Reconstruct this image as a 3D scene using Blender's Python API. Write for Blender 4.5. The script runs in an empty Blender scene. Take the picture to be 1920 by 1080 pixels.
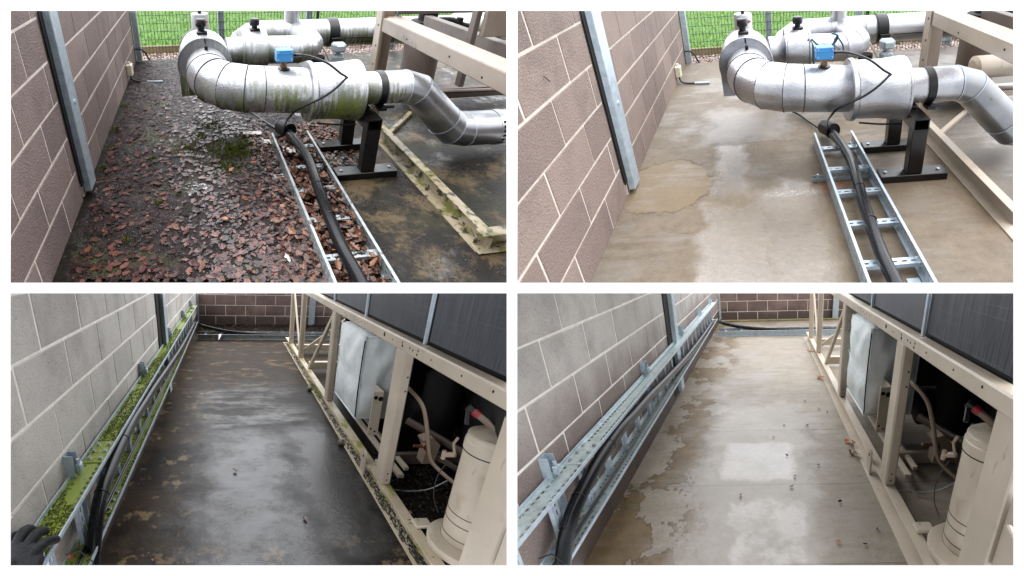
import bpy, bmesh, math, random
from mathutils import Vector, Matrix, noise
random.seed(7)
SC = bpy.context.scene
COL = SC.collection

# ------------------------------------------------------------------ camera, sky, sun, exposure
EYE = Vector((0.0, 0.0, 1.6))
cam = bpy.data.cameras.new('camera')
cam.sensor_width = 36.0
cam.lens = 15.9375
cam.clip_start = 0.02
cam.clip_end = 500
cam_o = bpy.data.objects.new('camera', cam)
cam_o.location = EYE
cam_o.rotation_euler = (math.radians(90), 0, 0)
COL.objects.link(cam_o)
SC.camera = cam_o

SUN_EL, SUN_AZ = math.radians(62), math.radians(180)
world = bpy.data.worlds.new('World')
SC.world = world
world.use_nodes = True
wn = world.node_tree
wn.nodes.clear()
sky = wn.nodes.new('ShaderNodeTexSky')
sky.sky_type = 'NISHITA'
sky.sun_disc = False
sky.sun_elevation = SUN_EL
sky.sun_rotation = SUN_AZ
sky.dust_density = 4.0
skm = wn.nodes.new('ShaderNodeVectorMath'); skm.operation = 'SCALE'; skm.inputs['Scale'].default_value = 0.1
cl = wn.nodes.new('ShaderNodeMix'); cl.data_type = 'RGBA'
cl.inputs[0].default_value = 0.93                      # cloud cover of an even overcast
cl.inputs[7].default_value = (1.08, 1.10, 1.14, 1)
bg = wn.nodes.new('ShaderNodeBackground')
wo = wn.nodes.new('ShaderNodeOutputWorld')
wn.links.new(sky.outputs[0], skm.inputs[0])
wn.links.new(skm.outputs[0], cl.inputs[6])
# overcast luminance: three times brighter overhead than at the horizon
tc = wn.nodes.new('ShaderNodeTexCoord'); sx = wn.nodes.new('ShaderNodeSeparateXYZ')
gr = wn.nodes.new('ShaderNodeMapRange')
gr.inputs[1].default_value = 0.0; gr.inputs[2].default_value = 1.0
gr.inputs[3].default_value = 0.54; gr.inputs[4].default_value = 2.0
lum = wn.nodes.new('ShaderNodeVectorMath'); lum.operation = 'SCALE'
wn.links.new(tc.outputs['Generated'], sx.inputs[0]); wn.links.new(sx.outputs[2], gr.inputs[0])
wn.links.new(cl.outputs[2], lum.inputs[0]); wn.links.new(gr.outputs[0], lum.inputs['Scale'])
wn.links.new(lum.outputs[0], bg.inputs[0])
wn.links.new(bg.outputs[0], wo.inputs[0])
bg.inputs[1].default_value = 1.0

sun = bpy.data.lights.new('sun', 'SUN')
sun.energy = 0.5
sun.angle = math.radians(28)
sun.color = (1.0, 0.97, 0.93)
sun_o = bpy.data.objects.new('sun', sun)
sun_o.rotation_euler = (math.radians(90) - SUN_EL, 0, 0)
sun_o.location = (0, -4, 9)
COL.objects.link(sun_o)

SC.view_settings.view_transform = 'Standard'
SC.view_settings.look = 'None'
SC.view_settings.gamma = 1
SC.view_settings.exposure = 1.0
SC.render.engine = 'CYCLES'
SC.cycles.use_denoising = True
SC.cycles.max_bounces = 6
SC.cycles.diffuse_bounces = 3
SC.cycles.glossy_bounces = 4
SC.render.resolution_x, SC.render.resolution_y = 1024, 576

# ------------------------------------------------------------------ the four yards
# Two passages below, two pipe yards above, each sheared and scaled about the camera. Each yard has its own
# origin and (oblique) axes: x across, y along the wall, z up, in metres before scaling.
class Yard:
    def __init__(s, key, o, ex, ey, ez, win):
        s.key = key
        s.o = Vector(o)
        s.M = Matrix((ex, ey, ez)).transposed()
        s.I = s.M.inverted()
        f = 850.0
        x0, y0, x1, y1 = win
        d = lambda px, py: Vector(((px - 960) / f, 1.0, -(py - 540) / f))
        a, b, c, e = d(x0, y0), d(x1, y0), d(x1, y1), d(x0, y1)
        s.cuts = []
        ctr = (a + b + c + e)
        for p, q in ((a, b), (b, c), (c, e), (e, a)):
            n = p.cross(q).normalized()
            if n.dot(ctr) > 0: n = -n
            s.cuts.append(n)                      # outward normals of planes from the camera through the panel's pixel edges
    def W(s, p):
        return s.o + s.M @ Vector(p)
    def inv(s, w):
        return s.I @ (w - s.o)
    def inside(s, p):
        w = s.W(p) - EYE
        return all(w.dot(n) < 0 for n in s.cuts)

UL = Yard('UL', (-0.30417, 0.53809, 0.89978), (0.59044, 0.10563, 0.0807), (-0.46765, 0.65038, 0.51332), (0.20251, -0.35825, 0.46619), (20, 20, 950, 530))  # baked axes: upper yards shrunk, lower ones enlarged about the camera
UR = Yard('UR', (0.26692, 0.5051, 0.89106), (0.66529, 0.01652, 0.05038), (0.33495, 0.66048, 0.51568), (-0.23137, -0.35495, 0.46785), (970, 20, 1900, 530))
LL = Yard('LL', (-0.7023, 1.1727, -0.89998), (1.44775, 0.1272, -0.02306), (-1.01398, 1.6274, 0.13483), (0.45427, -0.75854, 1.61706), (20, 550, 950, 1060))
LR = Yard('LR', (0.25724, 1.06743, -0.88894), (1.52152, -0.00162, 0.0303), (0.89587, 1.62392, 0.15046), (-0.46137, -0.77645, 1.61557), (970, 550, 1900, 1060))

# ------------------------------------------------------------------ mesh builder
X, Y_, Z = Vector((1, 0, 0)), Vector((0, 1, 0)), Vector((0, 0, 1))
def frame(d):
    d = d.normalized()
    r = Z if abs(d.z) < 0.9 else X
    u = d.cross(r).normalized()
    return u, d.cross(u).normalized()

class MB:
    def __init__(s):
        s.v, s.f, s.sm = [], [], []
    def add(s, vs, fs, smooth=False):
        n = len(s.v)
        s.v += [Vector(p) for p in vs]
        s.f += [tuple(n + i for i in f) for f in fs]
        s.sm += [smooth] * len(fs)
        return s
    def obox(s, c, hx, hy, hz, ch=0.0, ux=X, uy=Y_, uz=Z):
        c = Vector(c)
        if ch <= 0:
            vs = [c + ux * (i * hx) + uy * (j * hy) + uz * (k * hz) for i in (-1, 1) for j in (-1, 1) for k in (-1, 1)]
            return s.add(vs, [(0, 1, 3, 2), (4, 6, 7, 5), (0, 4, 5, 1), (2, 3, 7, 6), (0, 2, 6, 4), (1, 5, 7, 3)])
        ch = min(ch, hx * .9, hy * .9, hz * .9)
        vs, idx = [], {}
        for i in (-1, 1):
            for j in (-1, 1):
                for k in (-1, 1):
                    for a in range(3):
                        h = [hx - ch, hy - ch, hz - ch]
                        h[a] += ch
                        idx[(i, j, k, a)] = len(vs)
                        vs.append(c + ux * (i * h[0]) + uy * (j * h[1]) + uz * (k * h[2]))
        fs = []
        g = lambda i, j, k, a: idx[(i, j, k, a)]
        for t in (-1, 1):
            fs.append((g(t, -1, -1, 0), g(t, 1, -1, 0), g(t, 1, 1, 0), g(t, -1, 1, 0)))
            fs.append((g(-1, t, -1, 1), g(1, t, -1, 1), g(1, t, 1, 1), g(-1, t, 1, 1)))
            fs.append((g(-1, -1, t, 2), g(1, -1, t, 2), g(1, 1, t, 2), g(-1, 1, t, 2)))
        for p in (-1, 1):
            for q in (-1, 1):
                fs.append((g(p, q, -1, 0), g(p, q, 1, 0), g(p, q, 1, 1), g(p, q, -1, 1)))
                fs.append((g(p, -1, q, 0), g(p, 1, q, 0), g(p, 1, q, 2), g(p, -1, q, 2)))
                fs.append((g(-1, p, q, 1), g(1, p, q, 1), g(1, p, q, 2), g(-1, p, q, 2)))
        for i in (-1, 1):
            for j in (-1, 1):
                for k in (-1, 1):
                    fs.append((g(i, j, k, 0), g(i, j, k, 1), g(i, j, k, 2)))
        return s.add(vs, fs)
    def box(s, a, b, ch=0.0):
        a, b = Vector(a), Vector(b)
        h = (b - a) / 2
        return s.obox((a + b) / 2, abs(h.x), abs(h.y), abs(h.z), ch)
    def bar(s, p, q, w, h, ch=0.0, up=Z):
        p, q = Vector(p), Vector(q)
        d = (q - p)
        u = d.normalized()
        side = u.cross(up).normalized()
        u2 = side.cross(u)
        return s.obox((p + q) / 2, d.length / 2, w / 2, h / 2, ch, u, side, u2)
    def tube(s, pts, r, n=16, caps=True):
        pts = [Vector(p) for p in pts]
        rs = r if isinstance(r, (list, tuple)) else [r] * len(pts)
        vs, fs = [], []
        u = None
        for i, p in enumerate(pts):
            d0 = (pts[i] - pts[i - 1]).normalized() if i else None
            d1 = (pts[i + 1] - pts[i]).normalized() if i < len(pts) - 1 else None
            t = (d0 + d1).normalized() if d0 and d1 else (d0 or d1)
            if u is None:
                u, w = frame(t)
            else:
                u = (u - t * u.dot(t)).normalized()
                w = t.cross(u).normalized()
            k = 1.0
            if d0 and d1:
                k = 1.0 / max(0.5, math.sqrt(max(0.0, (1 + d0.dot(d1)) / 2)))
                ax = (d1 - d0)
                ax = ax.normalized() if ax.length > 1e-5 else None
            else: ax = None
            for j in range(n):
                a = 2 * math.pi * j / n
                o = u * (math.cos(a) * rs[i]) + w * (math.sin(a) * rs[i])
                if ax is not None: o = o + ax * (o.dot(ax) * (k - 1))
                vs.append(p + o)
        m = len(pts)
        for i in range(m - 1):
            for j in range(n):
                fs.append((i * n + j, i * n + (j + 1) % n, (i + 1) * n + (j + 1) % n, (i + 1) * n + j))
        s.add(vs, fs, True)
        if caps:
            s.add(vs[:n], [tuple(range(n))])
            s.add(vs[-n:], [tuple(range(n))])
        return s
    def cyl(s, p, q, r, r2=None, n=20, caps=True):
        return s.tube([p, q], [r, r if r2 is None else r2], n, caps)
    def lathe(s, p, d, prof, n=28):
        p, d = Vector(p), Vector(d).normalized()
        u, w = frame(d)
        vs, fs = [], []
        for t, r in prof:
            for j in range(n):
                a = 2 * math.pi * j / n
                vs.append(p + d * t + u * (r * math.cos(a)) + w * (r * math.sin(a)))
        m = len(prof)
        for i in range(m - 1):
            for j in range(n):
                fs.append((i * n + j, i * n + (j + 1) % n, (i + 1) * n + (j + 1) % n, (i + 1) * n + j))
        s.add(vs, fs, True)
        s.add(vs[:n], [tuple(range(n))]); s.add(vs[-n:], [tuple(range(n))])
        return s
    def ball(s, c, rx, ry=None, rz=None, n=12, m=8, jit=0.0):
        c = Vector(c); ry = ry or rx; rz = rz or rx
        vs = [c + Z * rz]
        for i in range(1, m):
            t = math.pi * i / m
            for j in range(n):
                a = 2 * math.pi * j / n
                k = 1 + random.uniform(-jit, jit)
                vs.append(c + Vector((rx * math.sin(t) * math.cos(a), ry * math.sin(t) * math.sin(a), rz * math.cos(t))) * k)
        vs.append(c - Z * rz)
        L = len(vs) - 1
        fs = [(0, 1 + j, 1 + (j + 1) % n) for j in range(n)]
        for i in range(m - 2):
            for j in range(n):
                a = 1 + i * n
                fs.append((a + j, a + n + j, a + n + (j + 1) % n, a + (j + 1) % n))
        a = 1 + (m - 2) * n
        fs += [(a + j, L, a + (j + 1) % n) for j in range(n)]
        return s.add(vs, fs, jit < 0.05)
    def prism(s, poly, d):
        poly = [Vector(p) for p in poly]; d = Vector(d)
        n = len(poly)
        vs = poly + [p + d for p in poly]
        fs = [tuple(range(n)), tuple(range(2 * n - 1, n - 1, -1))]
        fs += [(i, (i + 1) % n, n + (i + 1) % n, n + i) for i in range(n)]
        return s.add(vs, fs)
    def perf(s, o, u, v, w, L, Wd, t, slots):
        """plate L x Wd, thickness t, with rectangular holes (u0,u1,v0,v1)"""
        o, u, v, w = Vector(o), Vector(u), Vector(v), Vector(w)
        us = sorted({0.0, L} | {round(a, 5) for sl in slots for a in sl[:2]})
        vv = sorted({0.0, Wd} | {round(a, 5) for sl in slots for a in sl[2:]})
        hole = {}
        for a0, a1, b0, b1 in slots: hole.setdefault((round(b0, 5), round(b1, 5)), []).append((round(a0, 5), round(a1, 5)))
        cells = set()
        ui = {a: i for i, a in enumerate(us)}; vi = {a: i for i, a in enumerate(vv)}
        for (b0, b1), lst in hole.items():
            for a0, a1 in lst:
                for i in range(ui[a0], ui[a1]):
                    for j in range(vi[b0], vi[b1]): cells.add((i, j))
        nv = len(vv)
        vs = [o + u * a + v * b + w * c for c in (0, -t) for a in us for b in vv]
        N = len(us) * nv
        fs = []
        for i in range(len(us) - 1):
            for j in range(nv - 1):
                if (i, j) in cells: continue
                q = (i * nv + j, (i + 1) * nv + j, (i + 1) * nv + j + 1, i * nv + j + 1)
                fs.append(q); fs.append(tuple(N + k for k in reversed(q)))
        return s.add(vs, fs)
    def sheet(s, poly):
        return s.add(poly, [tuple(range(len(poly)))])

WLOC = {}
def emit(Yd, name, mb, mat, parent=None, label=None, cat=None, group=None, kind=None, cut=True, sharp=40, cap=True):
    if not mb.v: return None
    bm = bmesh.new()
    bv = [bm.verts.new(Yd.W(p)) for p in mb.v]
    for f, sm in zip(mb.f, mb.sm):
        try:
            fc = bm.faces.new([bv[i] for i in f]); fc.smooth = sm
        except ValueError: pass
    if cut:
        for n in Yd.cuts:
            ds = [(v.co - EYE).dot(n) for v in bm.verts]
            if not ds: break
            if max(ds) <= 0: continue
            if min(ds) >= 0:
                bm.clear(); break
            r = bmesh.ops.bisect_plane(bm, geom=bm.verts[:] + bm.edges[:] + bm.faces[:], dist=1e-6, plane_co=EYE, plane_no=n, clear_outer=True)
            if cap:
                ed = [e for e in r['geom_cut'] if isinstance(e, bmesh.types.BMEdge) and e.is_valid and e.is_boundary]
                if ed:
                    try: bmesh.ops.holes_fill(bm, edges=ed, sides=0)
                    except Exception: pass
    if len(bm.faces) == 0:
        bm.free(); return None
    loose = [v for v in bm.verts if not v.link_faces]
    if loose: bmesh.ops.delete(bm, geom=loose, context='VERTS')
    if kind != 'stuff':
        bmesh.ops.recalc_face_normals(bm, faces=bm.faces[:])
    lo = Vector((min(v.co.x for v in bm.verts), min(v.co.y for v in bm.verts), min(v.co.z for v in bm.verts)))
    hi = Vector((max(v.co.x for v in bm.verts), max(v.co.y for v in bm.verts), max(v.co.z for v in bm.verts)))
    org = Vector(((lo.x + hi.x) / 2, (lo.y + hi.y) / 2, lo.z))
    yc = [Yd.inv(v.co) for v in bm.verts]
    for v in bm.verts: v.co -= org
    me = bpy.data.meshes.new(name)
    bm.to_mesh(me); bm.free()
    at = me.attributes.new('yard', 'FLOAT_VECTOR', 'POINT')
    flat = [c for p in yc for c in p]
    at.data.foreach_set('vector', flat)
    me.materials.append(mat)
    if any(mb.sm): me.set_sharp_from_angle(angle=math.radians(sharp))
    o = bpy.data.objects.new(name, me)
    COL.objects.link(o)
    WLOC[o.name] = org
    if parent is not None:
        o.parent = parent
        o.location = org - WLOC[parent.name]
    else:
        o.location = org
    tag(o, label, cat, group, kind)
    return o
def tag(o, label=None, cat=None, group=None, kind=None):
    if label: o['label'] = label
    if cat: o['category'] = cat
    if group: o['group'] = group
    if kind: o['kind'] = kind
THINGS = []
def thing(Yd, name, label, cat, base, group=None):
    o = bpy.data.objects.new(name, None)
    COL.objects.link(o)
    o.location = Yd.W(base)
    o.empty_display_size = 0.1
    WLOC[o.name] = o.location.copy()
    tag(o, label, cat, group)
    THINGS.append(o)
    return o

# ------------------------------------------------------------------ materials
def lin(r, g, b):
    f = lambda c: (c / 255 / 12.92) if c <= 10 else ((c / 255 + 0.055) / 1.055) ** 2.4
    return (f(r), f(g), f(b), 1)
class NT:
    def __init__(s, name):
        s.m = bpy.data.materials.new(name); s.m.use_nodes = True
        s.t = s.m.node_tree; s.t.nodes.clear()
        s.out = s.t.nodes.new('ShaderNodeOutputMaterial')
        s.b = s.t.nodes.new('ShaderNodeBsdfPrincipled')
        s.t.links.new(s.b.outputs[0], s.out.inputs[0])
        a = s.t.nodes.new('ShaderNodeAttribute'); a.attribute_name = 'yard'
        s.P = a.outputs['Vector']
    def L(s, a, b): s.t.links.new(a, b)
    def put(s, sock, val):
        if hasattr(val, 'is_output'): s.L(val, sock)
        else: sock.default_value = val
    def noise(s, scale, detail=4, rough=.55, stretch=None, off=0.0, dist=0.0):
        v = s.P
        if stretch or off:
            mp = s.t.nodes.new('ShaderNodeMapping')
            mp.inputs['Scale'].default_value = stretch or (1, 1, 1)
            mp.inputs['Location'].default_value = (off, off * .7, off * .3)
            s.L(v, mp.inputs[0]); v = mp.outputs[0]
        n = s.t.nodes.new('ShaderNodeTexNoise')
        n.inputs['Scale'].default_value = scale; n.inputs['Detail'].default_value = detail
        n.inputs['Roughness'].default_value = rough; n.inputs['Distortion'].default_value = dist
        s.L(v, n.inputs['Vector'])
        return n.outputs[0]
    def voro(s, scale, feature='F1'):
        n = s.t.nodes.new('ShaderNodeTexVoronoi'); n.feature = feature
        n.inputs['Scale'].default_value = scale; s.L(s.P, n.inputs['Vector'])
        return n.outputs[0]
    def step(s, v, lo, hi):
        n = s.t.nodes.new('ShaderNodeMapRange'); n.interpolation_type = 'SMOOTHSTEP'
        n.inputs[1].default_value = lo; n.inputs[2].default_value = hi
        n.inputs[3].default_value = 0; n.inputs[4].default_value = 1
        s.L(v, n.inputs[0]); return n.outputs[0]
    def rng(s, v, a, b):
        n = s.t.nodes.new('ShaderNodeMapRange')
        n.inputs[3].default_value = a; n.inputs[4].default_value = b
        s.L(v, n.inputs[0]); return n.outputs[0]
    def math(s, op, a, b=0.0):
        n = s.t.nodes.new('ShaderNodeMath'); n.operation = op
        s.put(n.inputs[0], a); s.put(n.inputs[1], b); return n.outputs[0]
    def mix(s, f, a, b):
        n = s.t.nodes.new('ShaderNodeMix'); n.data_type = 'RGBA'
        s.put(n.inputs[0], f); s.put(n.inputs[6], a); s.put(n.inputs[7], b); return n.outputs[2]
    def xyz(s):
        n = s.t.nodes.new('ShaderNodeSeparateXYZ'); s.L(s.P, n.inputs[0]); return n.outputs
    def bump(s, h, strength=.3, dist=.01, prev=None):
        n = s.t.nodes.new('ShaderNodeBump')
        n.inputs['Strength'].default_value = strength; n.inputs['Distance'].default_value = dist
        s.L(h, n.inputs['Height'])
        if prev is not None: s.L(prev, n.inputs['Normal'])
        return n.outputs[0]
    def rand(s):
        n = s.t.nodes.new('ShaderNodeObjectInfo'); return n.outputs['Random']
    def island(s):
        n = s.t.nodes.new('ShaderNodeNewGeometry'); return n.outputs['Random Per Island']
    def ramp(s, v, stops):
        n = s.t.nodes.new('ShaderNodeValToRGB')
        e = n.color_ramp.elements
        while len(e) < len(stops): e.new(0.5)
        for k, (p, c) in zip(e, stops): k.position = p; k.color = c
        s.L(v, n.inputs[0]); return n.outputs[0]
    def set(s, col=None, rough=None, metal=None, normal=None, spec=None, coat=None, ior=None):
        if ior: s.b.inputs['IOR'].default_value = ior
        if col is not None: s.put(s.b.inputs['Base Color'], col)
        if rough is not None: s.put(s.b.inputs['Roughness'], rough)
        if metal is not None: s.put(s.b.inputs['Metallic'], metal)
        if normal is not None: s.L(normal, s.b.inputs['Normal'])
        if spec is not None: s.put(s.b.inputs['Specular IOR Level'], spec)
        if coat is not None: s.b.inputs['Coat Weight'].default_value = coat; s.b.inputs['Coat Roughness'].default_value = .1
        return s.m

def paint(name, c1, c2=None, scale=7, rough=(.35, .55), metal=0.0, bmp=(60, .08, .004), spec=.5, over=()):
    n = NT(name)
    nz = n.noise(scale, 5)
    col = n.mix(n.step(nz, .35, .68), c1, c2 or c1)
    for c, sc, lo, hi, st in over:
        col = n.mix(n.step(n.noise(sc, 6, .6, st, off=3.1), lo, hi), col, c)
    r = n.rng(n.noise(scale * 2.3, 3, off=5.0), rough[0], rough[1])
    nr = n.bump(n.noise(bmp[0], 3), bmp[1], bmp[2]) if bmp else None
    return n.set(col, r, metal, nr, spec)

def block_mat(name, a, b, wet=None, pores=.5, wetlim=None):
    n = NT(name)
    col = n.mix(n.rng(n.rand(), -.7, 1.5), a, b)
    col = n.mix(n.math('MULTIPLY', n.step(n.noise(3.2, 6, .65), .40, .75), .8), col, n.mix(.40, a, (.03, .025, .025, 1)))
    if wet:
        z = n.xyz()[2]
        h = n.math('ADD', z, n.math('MULTIPLY', n.math('SUBTRACT', n.noise(1.7, 4, .6), .5), .75))
        col = n.mix(n.step(h, wetlim[1], wetlim[0]), col, wet)
    sp = n.voro(95)
    col = n.mix(n.math('MULTIPLY', n.math('MULTIPLY', n.step(sp, .34, .10), n.step(n.noise(60, 4, .7, off=6.), .42, .62)), pores), col, (.035, .03, .03, 1))
    col = n.mix(n.math('MULTIPLY', n.step(n.noise(75, 5, .85, off=16.), .50, .68), .38), col, n.mix(.5, a, (.02, .02, .02, 1)))
    col = n.mix(n.math('MULTIPLY', n.step(n.noise(130, 3, .7), .56, .70), .45), col, (.5, .45, .42, 1))
    nr = n.bump(n.noise(110, 5, .8), .7, .005)
    nr = n.bump(sp, .4, .005, nr)
    return n.set(col, n.rng(n.noise(9, 3), .55, .85), 0, nr, .35)

def galv_mat(name, c1, c2, rough=(.34, .52), over=(), metal=.45):
    n = NT(name)
    v = n.voro(70)
    col = n.mix(n.step(n.noise(22, 5, .6), .3, .7), c1, c2)
    col = n.mix(n.math('MULTIPLY', v, .25), col, lin(225, 232, 238))
    col = n.mix(n.math('MULTIPLY', n.step(n.noise(8, 5, off=9.), .6, .72), .35), col, lin(120, 118, 112))
    mt = n.math('ADD', metal, 0.0)
    for c, sc, lo, hi, st in over:
        f = n.step(n.noise(sc, 7, .65, st, off=2.0), lo, hi)
        col = n.mix(f, col, c)
        mt = n.math('MULTIPLY', mt, n.math('SUBTRACT', 1.0, f))
    nr = n.bump(n.noise(90, 3), .06, .003)
    return n.set(col, n.rng(n.noise(30, 3), *rough), mt, nr)

def clad_mat(name, dirty):
    n = NT(name)
    v = n.voro(110)
    col = n.mix(n.step(n.noise(5, 4), .35, .7), lin(190, 191, 195), lin(158, 160, 166))
    rough = n.rng(n.noise(14, 4), .26, .42)
    mt = n.math('ADD', .86, 0.0)
    x, y, z = n.xyz()
    if dirty:
        drip = n.noise(1.0, 5, .6, (42, 10, 5))
        patch = n.noise(3.4, 4, .6, off=1.7)
        low = n.step(z, .70, .52)
        f1 = n.math('MULTIPLY', n.step(n.math('ADD', n.math('MULTIPLY', drip, .55), n.math('MULTIPLY', patch, .6)), .53, .60), n.rng(low, .3, 1.0))
        col = n.mix(n.math('MULTIPLY', f1, .92), col, lin(78, 88, 34))
        f2 = n.math('MULTIPLY', n.step(drip, .46, .58), n.step(z, .57, .46))
        col = n.mix(n.math('MULTIPLY', f2, .8), col, lin(52, 48, 40))
        f3 = n.step(n.noise(9, 6, .65, off=7.), .58, .7)
        col = n.mix(n.math('MULTIPLY', f3, .45), col, lin(140, 140, 112))
        def clump(xa, xb, za, zb, o):
            xx = n.math('ADD', x, n.math('MULTIPLY', n.math('SUBTRACT', n.noise(9, 5, .7, off=o), .5), .22))
            mk = n.math('MULTIPLY', n.math('MULTIPLY', n.step(xx, xa - .04, xa + .04), n.step(xx, xb + .04, xb - .04)), n.math('MULTIPLY', n.step(z, za - .05, za + .02), n.step(z, zb + .08, zb - .06)))
            mk = n.math('MULTIPLY', mk, n.step(y, 2.44, 2.38))
            return n.math('MULTIPLY', mk, n.step(n.math('ADD', n.math('MULTIPLY', n.noise(1.0, 6, .7, (60, 20, 11), off=o), .6), n.math('MULTIPLY', n.noise(22, 6, .75, off=o), .4)), .44, .54))
        f4 = n.math('MAXIMUM', clump(.46, .70, .44, .62, 3.), clump(.80, 1.02, .42, .58, 5.))
        col = n.mix(n.math('MULTIPLY', f4, .9), col, n.mix(n.noise(40, 4), lin(60, 74, 20), lin(124, 136, 52)))
        f1 = n.math('MAXIMUM', f1, f4)
        tot = n.math('MAXIMUM', n.math('MULTIPLY', f1, .85), n.math('MAXIMUM', f2, n.math('MULTIPLY', f3, .5)))
        mt = n.math('MULTIPLY', .86, n.math('SUBTRACT', 1.0, tot))
        rough = n.math('ADD', rough, n.math('MULTIPLY', tot, .25))
    else:
        f3 = n.step(n.noise(7, 6, .65, off=7.), .6, .75)
        col = n.mix(n.math('MULTIPLY', f3, .25), col, lin(150, 148, 140))
    nr = n.bump(v, .20, .004)
    nr = n.bump(n.noise(6, 2), .10, .03, nr)
    return n.set(col, rough, mt, nr)

def floor_mat(name, kind):
    n = NT(name)
    x, y, z = n.xyz()
    big = n.noise(1.6, 5, .6)
    mid = n.noise(6, 7, .68, off=4.)
    fine = n.noise(85, 5, .75)
    streak = n.noise(2.4, 6, .66, (1, 7, 1), off=12.)            # screed and trowel streaks run across
    M = lambda a, b: n.math('MULTIPLY', a, b)
    A = lambda a, b: n.math('ADD', a, b)
    S = lambda a, b: n.math('SUBTRACT', a, b)
    wob = lambda sc, amp, off: M(S(n.noise(sc, 6, .65, off=off), .5), amp)
    def area(x0, x1, y0, y1, e, amp, off, sc=5):
        xx, yy = A(x, wob(sc, amp, off)), A(y, wob(sc, amp, off + 3.3))
        return M(M(n.step(xx, x0 - e, x0 + e), n.step(xx, x1 + e, x1 - e)), M(n.step(yy, y0 - e, y0 + e), n.step(yy, y1 + e, y1 - e)))
    def line(y0, hw, amp, off, sc=4):
        return n.step(n.math('ABSOLUTE', A(S(y, y0), wob(sc, amp, off))), hw, hw * .3)
    def tint(c, f, k=1.0):
        nonlocal col
        col = n.mix(M(f, k) if k != 1.0 else f, col, c)
    if kind in ('UR', 'LR'):
        if kind == 'UR': cs = (lin(88, 76, 60), lin(107, 94, 77), lin(121, 109, 92))
        else: cs = (lin(112, 102, 89), lin(131, 121, 108), lin(145, 136, 124))
        col = n.ramp(A(A(M(mid, .5), M(streak, .12)), M(n.noise(22, 6, .75, off=15.), .38)), [(.34, cs[0]), (.5, cs[1]), (.66, cs[2])])
        tint(cs[0], n.step(big, .46, .6), .45)
    if kind == 'UR':
        dx = M(A(x, .54), 3.0); dy = M(S(y, 2.33), 3.1)
        r = A(n.math('SQRT', A(M(dx, dx), M(dy, dy))), wob(5, .9, 0.))
        tint(lin(122, 103, 72), n.step(r, 1.0, .97), .45)
        tint(lin(70, 54, 38), M(M(n.step(r, .94, .99), n.step(r, 1.06, 1.0)), n.step(n.noise(6, 3, off=9.), .35, .55)), .8)
        tint(lin(66, 54, 42), M(line(2.87, .010, .16, 2., 5), n.step(n.noise(7, 3, off=6.), .40, .55)), .75)
        tint(lin(72, 60, 48), M(line(1.80, .006, .10, 22., 3), n.step(n.noise(5, 3, off=26.), .48, .58)), .6)
        dx = M(S(x, .32), 4.5); dy = M(S(y, 2.12), 26.)
        wp = M(n.step(A(M(dx, dx), M(dy, dy)), 1.0, .3), n.step(n.noise(60, 5, .75), .52, .58))
        tint(lin(205, 200, 192), wp, .5)
        dx = M(S(x, .57), 7.); dy = M(S(y, 2.17), 11.)
        tint(lin(128, 68, 40), M(n.step(A(M(dx, dx), M(dy, dy)), 1.2, .1), n.step(n.noise(22, 4), .4, .62)), .9)
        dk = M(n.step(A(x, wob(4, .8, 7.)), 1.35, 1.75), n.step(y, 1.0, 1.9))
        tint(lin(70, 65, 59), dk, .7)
        damp = n.step(A(M(big, .7), M(streak, .3)), .48, .60)
        tint(cs[0], damp, .25)
        wet = n.math('MAXIMUM', n.math('MAXIMUM', area(-.24, .12, .9, 2.02, .05, .35, 3.), area(-.20, .02, 2.15, 2.85, .05, .25, 13.)), n.math('MAXIMUM', area(.12, .46, 1.0, 2.2, .12, .5, 23.), M(area(-.35, .35, 2.9, 3.6, .1, .5, 33.), .45)))
        wet = M(n.math('MAXIMUM', wet, M(damp, .35)), n.rng(n.noise(30, 6, .75, off=8.), .35, 1.35))
        rough = n.rng(wet, .48, .12)
        bs, sp = (.30, .010), n.rng(wet, .05, .42)
    elif kind == 'LR':
        ex = A(x, wob(1.5, 1.0, 0.))
        strip = n.step(ex, -.12, -.40)
        eg = A(n.noise(2.6, 7, .6, (1, .7, 1), off=1.3), M(x, -.03))
        ski = n.step(eg, .515, .522)
        oc = n.mix(n.step(mid, .35, .7), lin(86, 68, 40), lin(106, 86, 56))
        for y0, o in ((1.60, 1.), (2.36, 2.), (3.25, 3.), (4.2, 4.), (5.2, 5.)):
            tint(lin(74, 65, 54), line(y0, .008, .035, o, 2), .55)
        damp = n.step(A(M(big, .72), M(streak, .28)), .49, .60)
        tint(cs[0], damp, .35)
        tint(oc, M(strip, S(1.0, ski)), .85)
        tint(lin(66, 52, 34), M(M(n.step(eg, .500, .512), n.step(eg, .526, .516)), strip), .75)
        r1 = M(area(-.10, .48, 2.40, 3.02, .07, .14, 3., 8), n.rng(n.step(n.noise(5, 6, .7, off=19.), .36, .56), .8, 1.0))
        r2 = M(area(.02, .50, 1.2, 2.20, .08, .36, 13., 6), n.rng(n.step(n.noise(6, 6, .7, off=29.), .36, .6), .45, .9))
        r3 = area(-.30, .62, 1.2, 3.9, .12, .55, 23.)
        wet = M(n.math('MAXIMUM', n.math('MAXIMUM', M(r1, .85), M(r2, .8)), n.math('MAXIMUM', M(r3, .34), M(damp, .3))), n.rng(n.noise(45, 6, .8, off=8.), .35, 1.25))
        rough = n.rng(wet, .46, .09)
        bs, sp = (.22, .008), n.rng(wet, .05, .50)
    elif kind == 'LL':
        col = n.ramp(A(M(mid, .6), M(streak, .4)), [(.30, lin(13, 11, 9)), (.5, lin(23, 19, 15)), (.7, lin(40, 33, 26))])
        ex = A(x, wob(2.4, 1.3, 0.))
        left = n.step(ex, -.10, -.48)
        tint(lin(54, 43, 31), M(left, n.step(n.noise(3, 6, .65, off=6.), .36, .6)), .85)
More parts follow.
